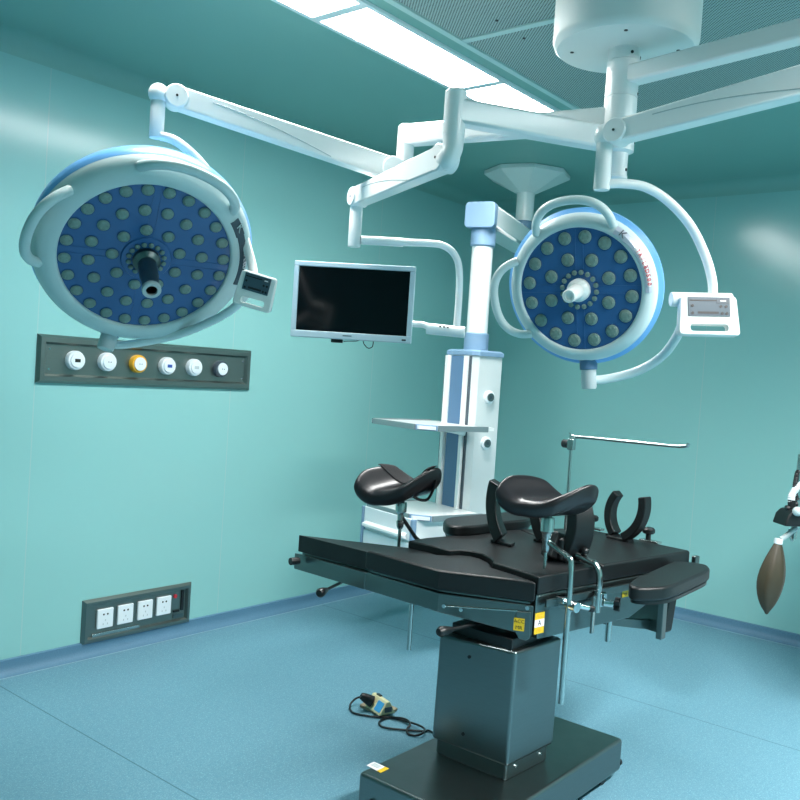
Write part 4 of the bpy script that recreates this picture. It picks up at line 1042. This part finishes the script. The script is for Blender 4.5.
# anaesthetic screen frame
sb = side(0.83, 0.775, -0.535)
sd = (sb - EYE).dot(FW)
zt = at_d(568, 436, sd).z
sc_ = thing('screen_frame', 'thin steel screen frame rising behind the table, with a long horizontal bar', 'screen frame', sb)
top = V((sb.x, sb.y, zt)); endp = at_d(686, 447.5, (top - vv * 0.6 - EYE).dot(FW))
endp = top - vv * 0.62; 
r_ = ray(686, 447); 
endp = EYE + r_ * ((top.x - 0.02 - EYE.x) / r_.x)
obj('frame_rod', MB().tube([sb, sb + TZ * 0.2, top - TZ * 0.012, top + (endp - top).normalized() * 0.012, top.lerp(endp, 0.5), top.lerp(endp, 0.95), endp + TZ * 0.014 + (endp - top).normalized() * 0.01], 0.0075, 12, 4), 'rod', sc_)
kp = top - TZ * 0.035
obj('clamp', MB().box(kp, (0.03, 0.03, 0.05)), 'rod', sc_, bevel=0.004)
obj('clamp_knob', MB().cyl(kp + vv * 0.015, kp + vv * 0.045, 0.020, seg=10), 'plastic', sc_, bevel=0.004)

# ------------------------------------------------------------------ plug adaptor and cord on the floor
pb_ = at_z(379, 711, 0.0)
ad_ = thing('plug_adaptor', 'small cream plug adaptor with a blue label, on a thin board on the floor', 'plug adaptor', pb_)
brd = [at_z(x, y, 0.002) for x, y in ((359.5, 707), (366, 703.5), (380, 703), (397.5, 710.5), (393.5, 713), (381, 717))]
obj('board', MB().prism(brd, (0, 0, 0.012)), 'wood', ad_, bevel=0.002)
q0, q1 = at_z(377, 712.5, 0.014), at_z(391.5, 710, 0.014)
rx = (at_z(380, 712.3, 0.014) - at_z(371, 706, 0.014)); rx.z = 0; rx.normalize(); ry = V((-rx.y, rx.x, 0))
if ry.dot(CR) < 0: ry = -ry
ce = at_z(380.5, 709.5, 0.014)
P3 = lambda a, b, z: ce + rx * a + ry * b + TZ * z
body = obj('body', MB().prism([P3(-0.062, -0.045, 0), P3(-0.062, 0.04, 0), P3(-0.062, 0.008, 0.056), P3(-0.062, -0.008, 0.056)], rx * 0.124), 'cream2', ad_, bevel=0.004)
sl = (P3(0, -0.008, 0.056) - P3(0, -0.045, 0)).normalized(); nl = rx.cross(sl).normalized()
if nl.dot(FW) > 0: nl = -nl
mid = P3(0, -0.0265, 0.028)
obj('label', MB().frame(mid + rx * 0.030 + nl * 0.001, rx, sl, nl).box((0, 0, 0), (0.048, 0.045, 0.002)), 'bluelab', ad_)
obj('end_plate', MB().frame(P3(0.063, 0.0, 0.022), rx, ry, TZ).box((0, 0, 0), (0.004, 0.035, 0.022)), 'dgrey', ad_)
obj('switch', MB().frame(P3(-0.02, 0.002, 0.058), rx, ry, TZ).box((0, 0, 0), (0.03, 0.012, 0.006)), 'plastic', ad_)
co = thing('power_cord', 'black power cord looping over the floor from the plug adaptor to the pedestal', 'cord', at_z(380, 722, 0))
plug = mid - rx * 0.028 + nl * 0.004
pend = plug + nl * 0.055 - rx * 0.02 - TZ * 0.004
obj('plug', MB().tube([plug, plug.lerp(pend, 0.45), plug.lerp(pend, 0.8), pend], lambda t: 0.026 - 0.012 * t, 14, 3), 'plastic', co)
cz = 0.007
CP = [(361, 696.5, .04), (355, 699, .03), (350.5, 704, .015), (350, 709, cz), (354, 713, cz), (364, 715.3, cz), (376, 717, cz), (388, 717.5, cz), (400, 717.8, cz + .012), (408, 720.5, cz + .012), (410, 725, cz + .01), (407, 729, cz), (408, 733.5, cz), (415, 735.6, cz),
      (422, 733.5, cz + .01), (424.5, 729, cz + .012), (418, 725, cz + .012), (405, 721, cz), (391, 717.6, cz), (383, 719.2, cz), (379, 723, cz), (383, 727, cz), (397, 729.3, cz), (413, 730.6, cz), (424, 731.4, cz), (432, 732, cz)]
cpts = [pend] + [at_z(*q) for q in CP] + [V((2.86, 1.93, cz)), V((2.84, 1.88, 0.04)), V((2.84, 1.865, 0.05))]
obj('cable', MB().tube(cpts, 0.0045, 10, 5), 'plastic', co)

# ------------------------------------------------------------------ anaesthesia machine at the right edge, with its breathing bag
am = at_d(905, 560, 4.1); am.z = 0
mac = thing('anaesthesia_machine', 'anaesthesia machine at the right edge of the photo, black breathing head and hoses', 'anaesthesia machine', am)
mr = V((FW.y, -FW.x, 0)).normalized(); mf = V((FW.x, FW.y, 0)).normalized()
fm = lambda: MB().frame(am, mr, mf, TZ)
obj('trolley_base', fm().box((0.02, 0.05, 0.12), (0.50, 0.55, 0.10)), 'grey', mac, bevel=0.02)
for sx in (-0.19, 0.23):
    for sy in (-0.17, 0.27): obj('castor', fm().cyl((sx - 0.015, sy, 0.04), (sx + 0.015, sy, 0.04), 0.04, seg=20), 'plastic', mac)
cabn = obj('cabinet', fm().box((0.03, 0.10, 0.50), (0.46, 0.44, 0.66)), 'white', mac, bevel=0.015)
for k in range(3): obj('drawer', fm().box((0.03, -0.125, 0.32 + 0.2 * k), (0.40, 0.014, 0.17)), 'socket', cabn, bevel=0.004)
obj('worktop', fm().box((0.03, 0.03, 0.845), (0.50, 0.60, 0.03)), 'grey', mac, bevel=0.006)
obj('gas_tower', fm().box((0.05, 0.16, 1.10), (0.38, 0.30, 0.48)), 'bluegrey', mac, bevel=0.02)
D0 = 4.0
pt = lambda x, y, d=D0: at_d(x, y, d)
hz = pt(798, 515)
hb_ = [pt(785, 526.5, 3.93), pt(812, 527, 3.93), pt(812, 511, 3.93), pt(794, 511, 3.93), pt(788.5, 516, 3.93)]
obj('absorber_block', MB().prism(hb_, FW * 0.14), 'plastic', mac, bevel=0.008)
obj('absorber_pipe', MB().cyl(pt(792, 500, 4.0), pt(790.5, 520, 4.0), 0.018, seg=18), 'plastic', mac)
for q in ((785.5, 508.2), (788.5, 504)):
    a = pt(*q); obj('valve_knob', MB().cyl(a, a + CR * 0.04, 0.014, seg=16), 'plastic', mac, bevel=0.003)
a = pt(797.5, 511.5, 3.92); obj('valve_dome', MB().ell(a, (0.022, 0.022, 0.022)), 'clear', mac)
obj('pale_hose', MB().tube([pt(*q) for q in ((787, 524), (788, 519), (792, 514.5), (799, 511.5), (812, 508))], 0.008, 10, 4), 'cream2', mac)
obj('post', MB().cyl(V((pt(799.5, 460).x, pt(799.5, 460).y, 0.86)), pt(801, 454.5), 0.013, seg=18), 'rod', mac)
obj('corrugated_hose', MB().tube([pt(*q) for q in ((803, 469), (798, 472), (796, 480), (795, 489), (797, 500))], lambda t: 0.011 + 0.0012 * math.sin(t * 120), 12, 12), 'plastic', mac)
obj('white_hose', MB().tube([pt(*q) for q in ((808, 480), (800, 484), (795, 490), (791.5, 497), (792, 504))], lambda t: 0.016 + 0.0016 * math.sin(t * 110), 12, 12), 'socket', mac)
obj('bag_arm', MB().tube([pt(*q) for q in ((797, 528), (792, 531), (786, 536), (781, 539))], 0.012, 12, 4), 'clear', mac)
obj('hook', MB().tube([pt(*q) for q in ((789, 529), (790, 537), (792.5, 541), (794, 537), (793.5, 530))], 0.0035, 8, 4), 'rod', mac)
bt, bb = pt(778.5, 541), pt(766.5, 614.5)
bd = (bb - bt).normalized(); bl = (bb - bt).length
bg = thing('breathing_bag', 'brown rubber breathing bag hanging at the right edge of the photo', 'breathing bag', bb)
prof_b = [(0.0, 0), (0.014, 0.0), (0.017, 0.03), (0.030, 0.12), (0.052, 0.30), (0.063, 0.48), (0.060, 0.64), (0.045, 0.80), (0.026, 0.91), (0.012, 0.955), (0.008, 0.99), (0, 1.0)]
x_, y_, z_ = CR, CR.cross(bd).normalized(), bd
rg = []
for r, h in prof_b:
    ring = []
    for i in range(40):
        a = 2 * math.pi * i / 40; q = r * (1 + 0.045 * math.cos(6 * a) * min(1, r / 0.04))
        ring.append(bt + bd * (h * bl) + x_ * (q * math.cos(a) - 0.006 * math.sin(h * 3.1)) + y_ * (q * 0.8 * math.sin(a)))
    rg.append(ring)
obj('bag', MB().loft(rg), 'bag', bg, sub=1, angle=3.0)
obj('neck_ring', MB().cyl(bt - bd * 0.012, bt + bd * 0.014, 0.019, seg=24), 'socket', bg, bevel=0.003)
